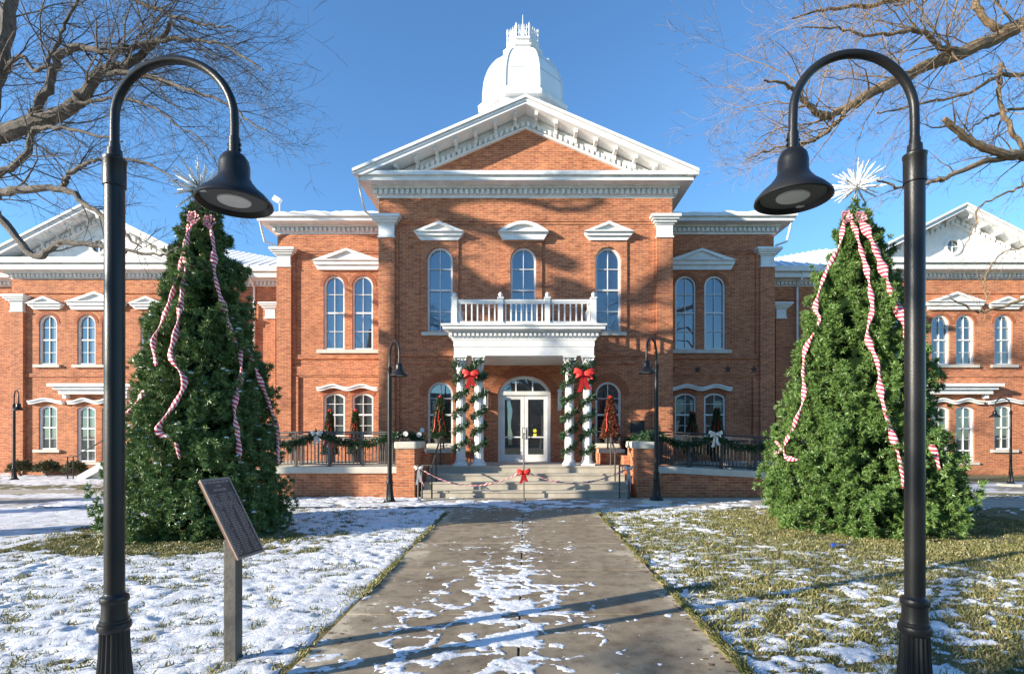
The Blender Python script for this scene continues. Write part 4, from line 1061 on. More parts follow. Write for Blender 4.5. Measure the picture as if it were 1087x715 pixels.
m=MB(); m.obox(cen-nrm*.02,ux*.06,uy*.1,nrm*.008); m.box(bx0-.03,bx0+.02,by0-.03,by0+.03,.86,.93); m.build('mounting_bracket',M['post'],pm)
# =====================================================================
# CHRISTMAS TREES
# =====================================================================
def xmas(cx,cy,Rb,Ht,mat,seed,label,snow=0):
    t=thing('christmas_tree',label,'christmas tree',(cx,cy,0)); g=np.random.default_rng(seed)
    def rad(z): 
        u=z/Ht; return (Rb*np.maximum(0,1-u)**.72*(.88+.12*np.minimum(1,u*8))+.075)
    nb=int(820*Rb/1.5); Cs=[];Ds=[]
    zz=[]; 
    while len(zz)<nb:
        z=g.uniform(.05,Ht*.985); 
        if g.uniform()<rad(z)/Rb+.06: zz.append(z)
    for z in zz:
        a=g.uniform(0,2*math.pi); lump=1+.13*math.sin(a*3+z*2.3+seed)*.5+g.normal(0,.10)
        r_=rad(z)*lump; k=int(g.integers(11,16))
        L=g.uniform(.22,.60)*(.5+.5*r_/Rb)+.08; wdt=.08+.10*r_/Rb
        ca,sa=math.cos(a),math.sin(a); q=g.uniform(0,1,k)**.6
        dz=(q-.8)*L*.35
        ox=g.normal(0,1,k)*wdt*(1.15-q); oz=g.normal(0,1,k)*wdt*.55
        rr=r_-L+q*L*1.05
        Cs.append(np.stack([cx+ca*rr-sa*ox,cy+sa*rr+ca*ox,np.maximum(.03,z+dz+oz)],1))
        Ds.append(np.stack([ca+g.normal(0,.5,k),sa+g.normal(0,.5,k),.25+g.normal(0,.4,k)],1))
    C=np.concatenate(Cs);D=np.concatenate(Ds)
    V,Fq=sprigs(C,D,40,.078,.0072,1.0,seed=seed,jit=.3)
    V[:,2]=np.maximum(V[:,2],.005)
    np_obj('foliage',V,Fq,M[mat],t,off=(cx,cy,0))
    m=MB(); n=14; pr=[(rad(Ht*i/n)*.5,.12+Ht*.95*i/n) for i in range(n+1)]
    m.lathe(pr,(cx,cy,0),20); m.build('dark_core',M['core'],t)  # solid cone added inside; its dark colour stands in for shade between boughs
    m=MB(); m.tube([(cx,cy,0),(cx,cy,Ht*.97)],[.09,.02],8); m.build('trunk',M['bark_l'],t)
    if snow:
        idx=g.choice(len(C),snow,replace=False); m=MB()
        sel=C[idx]; dr=sel-np.array([cx,cy,0])
        for p,dv in zip(sel,dr):
            rr=math.hypot(dv[0],dv[1]); 
            if rr<rad(p[2])*.9: continue
            s_=random.uniform(.015,.045)
            m.lathe([(.001,-s_*.3),(s_*.8,-s_*.15),(s_,.0),(s_*.6,s_*.4),(.001,s_*.5)],(p[0],p[1],p[2]+.03),6,random.random())
        m.build('snow_clumps',M['snow'],t,smooth=True)
    return rad
def star(cx,cy,z,r_,label,seed):
    g=random.Random(seed); m=MB(); t=thing('star_topper',label,'tree topper',(cx,cy,z-.25))
    for i in range(52):
        zz=1-(i+.5)/52*1.55; a=i*2.39996; s_=math.sqrt(max(0,1-zz*zz)); d_=Vector((s_*math.cos(a),s_*math.sin(a),zz)); L=r_*g.uniform(.72,1.08)
        pts=[];rs=[]
        for k in range(9):
            pts.append(Vector((cx,cy,z))+d_*L*k/8); rs.append(.010 if k%2 else .017)
        rs[-1]=.006; m.tube(pts,rs,5)
    m.build('spikes',M['star'],t)
    m=MB(); m.lathe([(.001,-.05),(.04,-.03),(.05,0),(.04,.03),(.001,.05)],(cx,cy,z),12); m.build('hub',M['star'],t,smooth=True)
    m=MB(); m.tube([(cx,cy,z-.3),(cx,cy,z)],.012,6); m.build('stem',M['star'],t)
def on_tree(px,py,cx,cy,rad,push=.075):
    d_=Vector(((px-CX)/F0,1,(CY-py)/F0)); best=None
    for i in range(1400):
        y=3+i*.006; p=Vector((0,0,EYE))+d_*y
        if p.z<0: continue
        if math.hypot(p.x-cx,p.y-cy)<rad(max(0,min(p.z,5.4)))+push: return p
        q=math.hypot(p.x-cx,p.y-cy)-rad(max(0,min(p.z,5.4)))
        if best is None or q<best[0]: best=(q,p.copy())
    return best[1]
def tree_ribbon(pix,tr,r_,label,k=15,twist=7):
    cx,cy,rad=tr; key=[on_tree(px,py,cx,cy,rad) for px,py in pix]; pts=[]
    for i in range(len(key)-1):
        p0=key[max(i-1,0)];p1=key[i];p2=key[i+1];p3=key[min(i+2,len(key)-1)]; n=max(5,int((p2-p1).length/.05))
        for j in range(n):
            t=j/n; pts.append(.5*((2*p1)+(p2-p0)*t+(2*p0-5*p1+4*p2-p3)*t*t+(3*p1-p0-3*p2+p3)*t**3))
    pts.append(key[-1])
    return ribbon_tube('tree_ribbon',pts,r_,label,'ribbon',k=k,twist=twist)
cyl_,cyr_=8.8,9.3
cxl_=X(217,cyl_); cxr_=X(909,cyr_)
radl=xmas(cxl_,cyl_,1.26,5.64,'fir_l',21,'tall shaded dark green christmas tree with bits of snow, left of the walk',snow=1500)
radr=xmas(cxr_,cyr_,1.46,5.66,'fir_r',22,'tall bright green christmas tree in full sun, right of the walk')
star(cxl_-.05,cyl_-.02,H(201,cyl_),.5,'white spiky starburst topper on the left christmas tree',3)
star(cxr_,cyr_-.02,H(199,cyr_),.48,'white spiky starburst topper on the right christmas tree',4)
TL=(cxl_,cyl_,radl); TR=(cxr_,cyr_,radr)
tree_ribbon([(206,234),(200,247),(198,262),(196,292),(187,352),(181,378),(196,403),(187,426),(168,456),(185,468),(191,487)],TL,.062,'striped ribbon zigzagging down the front left of the left christmas tree')
tree_ribbon([(222,236),(227,262),(228,292),(240,334),(253,371),(256,398),(249,431),(253,468),(254,491)],TL,.066,'striped ribbon hanging down the front right of the left christmas tree')
tree_ribbon([(200,238),(190,290),(172,341),(163,362),(166,388)],TL,.05,'striped ribbon at the upper left edge of the left christmas tree')
tree_ribbon([(154,415),(143,430),(132,446)],TL,.07,'short striped ribbon jutting at the lower left edge of the left christmas tree')
tree_ribbon([(262,370),(274,398),(286,430),(293,454),(296,492)],TL,.06,'striped ribbon at the right edge of the left christmas tree')
tree_ribbon([(896,234),(891,261),(876,291),(866,326),(870,341),(855,371),(853,392),(853,422),(843,452),(833,472),(835,485),(850,488)],TR,.06,'striped ribbon curling down the left side of the right christmas tree')
tree_ribbon([(904,234),(913,261),(921,291),(926,326),(921,356),(932,387),(936,422),(946,457),(956,492),(960,518)],TR,.066,'striped ribbon down the middle front of the right christmas tree')
tree_ribbon([(914,234),(928,261),(943,301),(958,340),(968,370)],TR,.095,'broad striped ribbon down the upper right of the right christmas tree')
tree_ribbon([(988,470),(994,485),(997,498)],TR,.06,'short striped ribbon end at the lower right edge of the right christmas tree')
tree_ribbon([(824,468),(829,476),(822,482)],TR,.05,'short striped ribbon end at the lower left edge of the right christmas tree')
for tr,tp in ((TL,((207,232,'red and white ribbon rosette at the top left of the left christmas tree'),(224,236,'purple pink ribbon rosette at the top right of the left christmas tree'))),(TR,((897,231,'ribbon rosette under the topper, left side of the right christmas tree'),(912,232,'ribbon rosette under the topper, right side of the right christmas tree')))):
    for px,py,lab in tp:
        p=on_tree(px,py,*tr); m=MB()
        for i in range(16):
            a=i*2.4; q=.075*math.sqrt(i/16); dv=Vector((math.cos(a),-.5,math.sin(a))).normalized(); c0=Vector((p.x+q*math.cos(a),p.y-.02,p.z+q*math.sin(a)))
            m.strip([c0,c0+dv*.03+Vector((0,-.02,0)),c0+dv*.055+Vector((0,-.01,0))],(-math.sin(a),.2,math.cos(a)),[.02,.05,.015],.003)
        o=m.build('ribbon_rosette',M['pink'],None,origin=p,smooth=True); tag(o,lab,'ribbon')
o=MB(); p=Vector((X(885,7.45),7.45,.0)); o.box(p.x-.03,p.x+.02,p.y-.02,p.y+.02,.02,.07); o.tube([(p.x,p.y,.06),(p.x+.15,p.y-.03,.05),(p.x+.3,p.y+.1,.04),(p.x+.5,p.y+.4,.03)],.005,6)
tag(o.build('power_plug',M['blue'],None,origin=p),'small blue plug and cord on the grass under the right christmas tree','plug')
# =====================================================================
# BARE TREES
# =====================================================================
def rv(g,s=1): return Vector((g.gauss(0,s),g.gauss(0,s),g.gauss(0,s)))
CNT=[0]
def grow(m,p,d_,r_,L,lev,g,bias,minr=.0019,dens=1.0):
    n=max(4,min(9,int(L/.16))); pts=[p.copy()];rs=[r_]; dd=d_.normalized(); q=p.copy(); seg=6 if r_>.03 else (4 if r_>.008 else 3)
    for i in range(n):
        dd=(dd+rv(g,.17)+bias*.06).normalized(); q=q+dd*L/n; pts.append(q.copy()); rs.append(max(minr*.7,r_*(1-.75*(i+1)/n)))
    m.tube(pts,rs,seg,cap=False); CNT[0]+=1
    if lev<=0: return
    k=int((L/(.27 if lev>1 else .14))*dens)+2
    for j in range(k):
        t=g.uniform(.18,1.0) if lev>1 else g.uniform(.08,1); i=min(n-1,int(t*n)); b=pts[i].lerp(pts[i+1],t*n-i)
        axis=(pts[i+1]-pts[i]).normalized(); side=axis.cross(rv(g)).normalized()
        nd=(axis*g.uniform(.55,1.1)+side*g.uniform(.6,1.1)+bias*.18).normalized()
        rr=max(minr,rs[i]*g.uniform(.36,.58))
        grow(m,b,nd,rr,L*g.uniform(.35,.62)*(1.1-t*.35),lev-1,g,bias,minr,dens)
def limb(m,pix,Y0,Y1,r0,r1,g,bias,lev=2,kids=8,kl=(1.0,1.8),dens=1.0,world=None):
    """main limb through measured points; depth runs from Y0 to Y1"""
    r0*=.82; r1*=.8; kids=int(kids*1.55)
    n=len(pix); key=[P(px,py,Y0+(Y1-Y0)*i/(n-1)) for i,(px,py) in enumerate(pix)] if world is None else [Vector(w) for w in world]
    n=len(key); pts=[];rs=[]
    for i in range(n-1):
        p0=key[max(i-1,0)];p1=key[i];p2=key[i+1];p3=key[min(i+2,n-1)]
        for j in range(6):
            t=j/6; pts.append(.5*((2*p1)+(p2-p0)*t+(2*p0-5*p1+4*p2-p3)*t*t+(3*p1-p0-3*p2+p3)*t**3)+rv(g,.012)); u=(i+t)/(n-1); rs.append((r0+(r1-r0)*u)*g.uniform(.93,1.1))
    pts.append(key[-1]); rs.append(r1)
    m.tube(pts,rs,9,cap=True)
    for j in range(kids):
        t=g.uniform(.05,1) ; i=min(len(pts)-2,int(t*(len(pts)-1))); ax=(pts[i+1]-pts[i]).normalized(); sd=ax.cross(rv(g)).normalized()
        nd=(ax*g.uniform(.4,1.0)+sd*g.uniform(.6,1.1)+bias*.35).normalized()
        grow(m,pts[i],nd,min(rs[i]*.42,.017)*g.uniform(.55,1),g.uniform(*kl)*(1.15-.3*t),lev,g,bias,dens=dens*.9)
    return key
g=random.Random(4)
tl=thing('bare_tree','leafless shaded grey tree reaching in from the upper left','tree',(-9.3,8.2,0))
m=MB(); b=Vector((.55,.1,.25))
limb(m,[(-75,200),(-30,165),(0,144),(27,134),(67,119),(87,101),(107,77),(134,69),(161,50),(185,25)],8.2,7.2,.17,.035,g,b,2,22,(1.0,1.7))
limb(m,[(27,134),(34,124),(50,94),(64,60),(81,50),(118,55),(161,44),(201,42),(242,50),(279,74)],8.0,6.8,.085,.012,g,b,2,26,(.8,1.5))
limb(m,[(-70,225),(-30,215),(0,205),(27,201),(67,201),(101,223),(128,245),(150,262)],8.2,7.0,.10,.015,g,b,2,9,(.5,1.0),dens=.8)
limb(m,[(67,201),(74,185),(91,173),(111,168),(151,171),(188,191)],7.7,7.0,.045,.012,g,b,2,12,(.6,1.1))
limb(m,[(-75,150),(-30,190),(0,229),(36,272),(65,258),(109,261),(131,266),(168,271),(190,262)],8.1,7.0,.085,.010,g,Vector((.4,0,.5)),2,8,(.5,.9),dens=.7)
limb(m,[(-30,165),(-10,110),(3,50),(14,-10),(30,-80)],8.2,7.8,.14,.09,g,b,2,14,(1.2,2.2))
limb(m,[(-5,90),(20,60),(40,75),(60,50),(70,20),(90,-10)],8.1,7.4,.04,.02,g,b,2,12,(.8,1.5))
limb(m,[(107,77),(148,79),(188,91),(242,111),(258,125),(285,140)],7.4,6.6,.04,.008,g,b,2,20,(.6,1.2))
limb(m,[(-20,195),(0,184),(27,165),(34,140),(60,135),(90,140),(130,150)],8.1,7.2,.07,.015,g,b,2,12,(.6,1.1))
limb(m,[(80,110),(115,105),(150,108),(185,130),(215,150),(235,185)],7.6,6.9,.03,.006,g,b,2,18,(.6,1.1))
limb(m,[(100,-40),(130,-10),(165,10),(210,25),(250,30)],7.6,6.9,.05,.01,g,b,2,18,(.8,1.3))
m.build('crown',M['bark_l'],tl,smooth=True,recalc=False)
m=MB(); m.tube([(-9.3,8.2,0),(-9.3,8.2,.4),(-9.25,8.2,2.5),(-9.2,8.2,4.6),(-9.1,8.2,6.2),(-9.0,8.15,7.6)],[.42,.33,.28,.27,.24,.17],14)
a=P(-75,200,8.2); m.tube([(-9.25,8.2,4.6),a],[.22,.17],10); a=P(-70,225,8.2); m.tube([(-9.25,8.2,4.2),a],[.16,.1],10); a=P(-75,150,8.1); m.tube([(-9.2,8.2,5.4),a],[.16,.09],10); a=P(-30,165,8.2); m.tube([(-9.2,8.2,5.0),a],[.2,.15],10)
m.build('trunk',M['bark_l'],tl,smooth=True,recalc=False)
g=random.Random(9)
tr_=thing('bare_tree','leafless sunlit tan tree reaching in from the upper right','tree',(10.2,8.8,0))
m=MB(); b=Vector((-.55,-.05,.12))
limb(m,[(1180,-5),(1130,5),(1087,25),(1042,47),(975,74),(928,97),(901,114),(874,122),(851,104),(835,90),(810,85)],8.8,7.2,.16,.012,g,b,2,30,(1.0,1.7))
limb(m,[(901,114),(890,128),(874,144),(854,151),(820,158),(790,170)],7.6,7.1,.045,.008,g,b,2,16,(.6,1.2))
limb(m,[(1020,56),(998,50),(982,35),(958,33),(925,38),(890,30),(850,30)],8.2,7.4,.055,.01,g,b,2,24,(.8,1.4))
limb(m,[(1020,-40),(1035,0),(1052,27),(1070,32)],8.2,8.4,.05,.07,g,b,2,8,(.8,1.3))
limb(m,[(1150,70),(1087,79),(1062,80),(1025,100),(975,111),(930,120)],8.7,7.8,.05,.012,g,b,2,16,(.7,1.3))
limb(m,[(1160,185),(1110,172),(1087,164),(1062,163),(1029,148),(1002,126)],8.7,8.0,.11,.05,g,b,2,8,(.5,1.0))
limb(m,[(1079,168),(1042,171),(1008,188),(985,193),(955,198),(931,191)],8.4,7.8,.055,.015,g,b,2,8,(.5,1.0),dens=.8)
limb(m,[(1062,67),(1062,110),(1075,140),(1087,158)],8.3,8.5,.035,.045,g,b,2,6,(.5,.9))
limb(m,[(1140,290),(1087,317),(1050,330),(1034,329),(1015,321),(1006,313)],8.6,8.2,.035,.008,g,b,1,6,(.4,.8))
limb(m,[(1150,180),(1100,190),(1075,202),(1042,218),(1032,245),(1020,268)],8.6,8.1,.03,.006,g,Vector((-.4,0,-.2)),2,7,(.4,.9),dens=.7)
limb(m,[(1047,318),(1045,300),(1050,285),(1062,270),(1087,262)],8.4,8.6,.015,.01,g,Vector((-.2,0,.4)),1,6,(.3,.7))
limb(m,[(1100,-60),(1040,-30),(985,-10),(930,5),(880,10),(840,20)],8.8,7.6,.08,.012,g,b,2,24,(.8,1.4))
limb(m,[(1150,120),(1100,115),(1060,120),(1040,130),(1010,150)],8.7,8.2,.04,.01,g,b,2,10,(.6,1.1))
m.build('crown',M['bark_r'],tr_,smooth=True,recalc=False)
m=MB(); m.tube([(10.2,8.8,0),(10.2,8.8,.4),(10.15,8.8,2.5),(10.1,8.8,5),(9.95,8.8,7),(9.8,8.8,8.9)],[.45,.36,.3,.27,.22,.15],14)
for px,py,yy,r_ in ((1180,-5,8.8,.16),(1160,185,8.7,.12),(1150,70,8.7,.06),(1150,120,8.7,.05),(1140,290,8.6,.04),(1150,180,8.6,.035)):
    a=P(px,py,yy); m.tube([(10.1,8.8,max(3.2,a.z-1.1)),a],[r_*1.2,r_],10)
m.build('trunk',M['bark_r'],tr_,smooth=True,recalc=False)
def full_tree(x,y,h,seed,label,lev=3):
    g=random.Random(seed); t=thing('bare_tree',label,'tree',(x,y,0)); m=MB()
    tr=MB(); tr.tube([(x,y,0),(x,y,.5),(x+.1,y,h*.15),(x+.05,y+.1,h*.3),(x,y,h*.42)],[.6,.45,.38,.34,.28],14); tr.build('trunk',M['bark_l'],t,smooth=True,recalc=False)
    for i in range(9):
        a=i*2.4+g.uniform(-.3,.3); el=g.uniform(.35,1.25); d_=Vector((math.cos(a)*math.cos(el),math.sin(a)*math.cos(el),math.sin(el)))
        z0=h*g.uniform(.2,.42); grow(m,Vector((x,y,z0)),d_,g.uniform(.15,.24),h*g.uniform(.38,.55),lev,g,Vector((0,0,.5)),minr=.01,dens=.28)
    m.build('crown',M['bark_l'],t,smooth=True,recalc=False)
def shade_tree(x,y,seed,label,up=0,nl=9):
    g=random.Random(seed); t=thing('bare_tree',label,'tree',(x,y,0)); m=MB(); tr=MB()
    tr.tube([(x,y,0),(x,y,.6),(x+.1,y,3),(x-.1,y+.1,6),(x+.1,y,9),(x,y,13)],[.6,.46,.4,.36,.32,.22],14); tr.build('trunk',M['bark_l'],t,smooth=True,recalc=False)
    for i in range(nl):
        a=i*2.4+g.uniform(-.3,.3); z0=8.3+i*5.0/nl+up; L=g.uniform(4.2,7.0); el=g.uniform(-.05,.8); p=Vector((x,y,z0)); d_=Vector((math.cos(a)*math.cos(el),math.sin(a)*math.cos(el),math.sin(el)))
        pts=[p];n=10
        for k in range(n):
            d_=(d_+rv(g,.26)+Vector((0,0,.03))).normalized(); p=p+d_*L/n; pts.append(p)
        r0=g.uniform(.2,.32); m.tube(pts,[r0*(1-.65*k/n) for k in range(n+1)],8)
        for k in range(2,n+1):
            for _ in range(1):
                if g.random()<.45:
                    grow(m,pts[k],(d_+rv(g,.7)).normalized(),r0*.45*g.uniform(.6,1),g.uniform(1.2,2.6),1,g,Vector((0,0,.4)),minr=.012,dens=.35)
    m.build('crown',M['bark_l'],t,smooth=True,recalc=False)
shade_tree(-19.0,9.3,31,'tall bare tree outside the picture to the left, its shadow on the facade')
shade_tree(-20.5,6.6,52,'second tall bare tree outside the picture to the left, nearer the viewer',1.4,4)
full_tree(-15,-7,13,45,'bare street tree behind the viewer on the left',lev=3)
full_tree(2,-24,15,46,'bare street tree far behind the viewer by the shops',lev=3)
# =====================================================================
# LEFT WING: bushes and side stair
# =====================================================================
def bush(x,y,r_,label,seed):
    t=thing('bush',label,'bush',(x,y,0),group='small round bushes along the left wing'); g=np.random.default_rng(seed); n=380
    d_=g.normal(size=(n,3)); d_/=np.linalg.norm(d_,axis=1,keepdims=True); d_[:,2]=np.abs(d_[:,2])*1.1-.1; C=np.array([x,y,r_*.55])+d_*r_*g.uniform(.55,1,(n,1))*np.array([1,1,.85]); C[:,2]=np.maximum(C[:,2],.02)
    V,Fq=sprigs(C,d_,7,.09,.014,.8,seed=seed); np_obj('foliage',V,Fq,M['bush'],t,off=(x,y,0))
    m=MB(); 
    for k in range(5): a=k*1.25; m.tube([(x,y,0),(x+.5*r_*math.cos(a),y+.5*r_*math.sin(a),r_*.9)],[.02,.008],5)
    m.build('stem',M['bark_l'],t)
bush(X(22,20.3),20.3,.42,'round bush nearest the far left lamp, against the left wing',1)
bush(X(50,20.3),20.3,.42,'wide low bush between the two others along the left wing',2)
bush(X(79,20.3),20.3,.40,'round bush beside the small side stair of the left wing',3)
sx=X(92,19.6); ss=thing('side_stair','small concrete side stair with black railing at the left wing','stair',(sx,19.6,0))
m=MB()
for i in range(4): m.box(sx+.2+i*.3,sx+2.6,19.0,20.6,.0+.16*i,.16*(i+1))
m.build('steps',M['coping'],ss)
m=MB(); m.plate([(sx+.3,0),(sx+.5,0),(sx+1.6,.6),(sx+2.6,.66),(sx+2.6,.78),(sx+1.45,.78),(sx+.3,.14)],18.85,19.0); m.build('stringer',M['white'],ss)
m=MB(); m.tube([(sx-.1,18.9,0),(sx-.1,18.9,.8),(sx+.2,18.9,.82),(sx+1.5,18.9,1.6),(sx+2.6,18.9,1.6)],.02,6)
for q in (0,.2,1.4,2.5): m.tube([(sx-.1+q if q<1 else sx+q,18.9,0),(sx-.1+q if q<1 else sx+q,18.9,.8 if q<1 else 1.55)],.018,6)
m.tube([(sx-.1,18.9,.4),(sx+.1,18.9,.4)],.012,6)
m.build('handrail',M['black'],ss)
# =====================================================================
# GROUND, PATHS, SNOW, GRASS
# =====================================================================
m=MB(); m.add([(-250,-250,0),(250,-250,0),(250,250,0),(-250,250,0)],[(0,1,2,3)]); tag(m.build('lawn_ground',M['lawn'],recalc=False),kind='structure')
XL,XR=-1.58,1.45
# walk built slab by slab with real joints
m=MB(); y=-6.0; j=.011
while y<11.45:
    y1=min(y+1.52,11.5)
    m.box(XL,-.06,y+j,y1-j,-.05,.022); m.box(-.06+j*1.6,XR,y+j,y1-j,-.05,.022); y+=1.52
tag(m.build('front_walk',M['path'],bevel=.004),kind='structure')
m=MB(); x=-15.2
while x<12.2:
    m.box(x+j,x+1.52-j,11.5,13.19,-.05,.020); x+=1.52
tag(m.build('cross_walk',M['walk'],bevel=.004),kind='structure')
m=MB()  # rounded flares joining the walks
for sg,xe in ((-1,XL),(1,XR)):
    pts=[(xe,11.5)]
    r_=1.0
    for i in range(11):
        a=math.pi/2*i/10; pts.append((xe+sg*r_*(1-math.cos(a)),11.5-r_+r_*math.sin(a)))
    poly=pts; n=len(m.v); m.plate(poly,-.05,.016,m=lambda x,y,z:(x,z,y))
tag(m.build('walk_corner',M['walk']),kind='structure')
m=MB(); m.box(-60,-9.7,14.3,15.2,-.05,.016); m.box(10.5,60,14.3,17.6,-.05,.018); tag(m.build('side_walk',M['walk']),kind='structure')

def mound(x,y):   # distance to where the left tree and right tree stand
    return np.hypot(x-cxl_,y-cyl_), np.hypot(x-cxr_,y-cyr_)
def coverage(x,y):
    dl,dr=mound(x,y)
    left=.75-.36*sst(1.5,1.2,dl)*1.0-.12*sst(11.5,14,y)+.0*x
    left=left-.34*sst(1.2,1.45,dl)*sst(2.15,1.75,dl)*sst(8.6,7.9,y)
    right=.49+.05*sst(4.0,3.0,y)+.05*sst(9,10.5,y)-.22*sst(3.1,2.0,dr)-.14*sst(4.6,7,x)-.06*sst(6,9,y)*sst(4,7,x)+.10*sst(10.6,11.2,y)
    right=right+.10*sst(2.2,1.6,x)*sst(7.5,4.5,y)
    return np.where(x<0,left,right)
def snow_h(x,y):
    cov=coverage(x,y)
    n=fbm(x*2.6,y*4.2,1,5,.65)*.3+fbm(x*8,y*17,2,4,.68)*.7
    t=(n-.5)+(cov-.5)*.62
    base=np.minimum(t*.13,.018)
    rel=(fbm(x*6,y*7,5,4,.6)-.5)*.034*sst(.0,.06,t)+(fbm(x*1.2,y*1.2,7,2)-.5)*.03*sst(0,.06,t)
    pits=sst(.62,.72,vn(x*7.5,y*8.5,9))*-.016*sst(.02,.1,t)
    return np.where(t>0,base+np.maximum(rel+pits,-base*.9+.001),base*2)
def hfield(name,x0,x1,y0,y1,st,fn,mat,kind='stuff',label=None,cat=None):
    xs=np.arange(x0,x1+st*.5,st); ys=np.arange(y0,y1+st*.5,st); Xg,Yg=np.meshgrid(xs,ys); Z=fn(Xg,Yg)
    nx,ny=len(xs),len(ys); V=np.stack([Xg.ravel(),Yg.ravel(),Z.ravel()],1)
    i=np.arange(nx-1); jj=np.arange(ny-1); I,J=np.meshgrid(i,jj); a=(J*nx+I).ravel(); Fq=np.stack([a,a+1,a+1+nx,a+nx],1)
    keep=(Z.ravel()[Fq]>-.004).any(1); Fq=Fq[keep]
    used=np.unique(Fq); mp=np.full(len(V),-1); mp[used]=np.arange(len(used)); V=V[used]; Fq=mp[Fq]
    o=np_obj(name,V,Fq,M[mat],smooth=True); tag(o,label,cat,kind=kind); return o
def edge(fn,xe,sg):
    def f(x,y):
        e=xe+sg*(.02+.10*(fbm(y*3+x*0,y*0+2,4,4)-.35)); d_=(x-e)*sg
        z=fn(x,y); return np.where(d_<0,-.02,np.minimum(z,-.012+d_*.45))
    return f
nearL=edge(snow_h,XL,-1); nearR=edge(snow_h,XR,1)
def cutback(fn,sg,xe):    # keep clear of the flare corners and the cross walk
    def f(x,y):
        z=fn(x,y); dx=(x-xe)*sg; r_=1.0
        inside=(y>11.48)|((dx<r_)&(y>10.5)&(np.hypot(dx-r_,y-10.5)>r_))
        return np.where(inside,np.minimum(z,-.02) if sg>0 else z,z)
    return f
def farL(x,y):
    z=snow_h(x,y); wk=sst(14.2,14.35,y)*sst(15.3,15.15,y); gr=sst(15.2,15.5,y)*sst(17.3,16.6,y)
    z=z-.03*wk-.018*gr*sst(.2,.45,fbm(x*2,y*5,91,3)); return np.where((x>-9.75)&(y>13.4)&(y<15.7),-.02,z)
hfield('snow_lawn_near',-7.2,XL+.05,1.6,11.4,.028,nearL,'snow',label='thin trampled snow over the left lawn',cat='snow')
hfield('snow_lawn_near',XR-.05,9.2,1.6,11.4,.028,cutback(nearR,1,XR),'snow',label='patchy thin snow over the right lawn grass',cat='snow')
hfield('snow_lawn_far',-30,-7.2,1.5,21.9,.09,farL,'snow',label='snow over the far left lawn',cat='snow')
hfield('snow_lawn_far',-7.2,-3.4,13.2,13.45,.05,snow_h,'snow',label='strip of snow at the foot of the left ramp wall',cat='snow')
def farR(x,y): return snow_h(x,y)-.02*((y>14.2)&(y<17.7)&(x>10.4))+.0
hfield('snow_lawn_far',9.2,32,1.5,13.9,.09,farR,'snow',label='thin snow over the far right lawn',cat='snow')
# trodden snow left on the walks
def walk_snow(x,y):
    xm=x+.05-.03*np.sin(y*1.3)
    cov=.13*np.exp(-(xm/.16)**2)+.12*np.exp(-((x+.35)/.75)**2)*sst(8.5,5.5,y)*.8+.045
    cov=cov+.13*np.exp(-((y-4.9)/1.0)**2)*sst(1.3,.4,np.abs(x+.25))+.12*sst(4.1,3.3,y)*sst(.2,-1.2,x)+.05*np.exp(-((y-7.4)/.35)**2)
    cov=cov+.16*sst(.22,.0,np.abs(x-XL-.0))*sst(6,3,y)+.07*sst(10.3,11.3,y)
    wx=x+.12*(fbm(x*3,y*3,71,3)-.5); wy=y+.2*(fbm(x*3,y*3,72,3)-.5)
    ridg=1-np.abs(2*fbm(wx*3.6,wy*5.0,21,3,.55)-1)*2.2          # curled rims pushed up by soles
    n=fbm(wx*4.5,wy*6.5,23,5,.75)*.46+ridg*.25+fbm(x*17,y*26,25,4,.75)*.29
    t=n-.735+cov*.95
    z=.022+np.minimum(t*.07,.007)+(fbm(x*22,y*22,27,3,.7)-.5)*.011*sst(0,.04,t)
    return np.where(t>0,z,.022+t*.3-.002)
def walk_keep(x,y): 
    z=walk_snow(x,y); return np.where((x<XL)|(x>XR),.0,z)
def hf2(name,x0,x1,y0,y1,st,fn,base,label):
    xs=np.arange(x0,x1+st*.5,st); ys=np.arange(y0,y1+st*.5,st); Xg,Yg=np.meshgrid(xs,ys); Z=fn(Xg,Yg)
    nx,ny=len(xs),len(ys); V=np.stack([Xg.ravel(),Yg.ravel(),Z.ravel()],1); I,J=np.meshgrid(np.arange(nx-1),np.arange(ny-1)); a=(J*nx+I).ravel(); Fq=np.stack([a,a+1,a+1+nx,a+nx],1)
    keep=(Z.ravel()[Fq]>base).any(1); Fq=Fq[keep]; used=np.unique(Fq); mp=np.full(len(V),-1); mp[used]=np.arange(len(used))
    o=np_obj(name,V[used],mp[Fq],M['snow'],smooth=True); tag(o,label,'snow',kind='stuff')
hf2('snow_on_walk',XL+.01,XR-.01,1.6,11.5,.017,walk_keep,.0225,'trodden patches of snow on the front walk')
def cross_snow(x,y):
    n=fbm(x*3,y*4,31,4,.6); cov=np.where(x<-1.2,.19,np.where(x<1.2,.10,.0))+.05*sst(12.4,11.6,y); t=n-.60+cov
    cl=sst(12.75,12.5,y); t=t-.3*(1-cl)*(x>-2.6)
    return np.where(t>0,.020+np.minimum(t*.2,.02)+(fbm(x*14,y*14,27,3)-.5)*.012*sst(0,.05,t),.018+t*.2)
hf2('snow_on_walk',-11,9,11.4,13.18,.03,cross_snow,.0205,'melting snow along the cross walk before the steps')
def side_snow(x,y):
    t=fbm(x*1.4,y*3,41,4,.6)-.52; return np.where(t>0,.018+np.minimum(t*.15,.012),.012+t*.2)
hf2('snow_on_walk',10.5,26,14.3,17.6,.06,side_snow,.0185,'thin snow film on the right side walk')
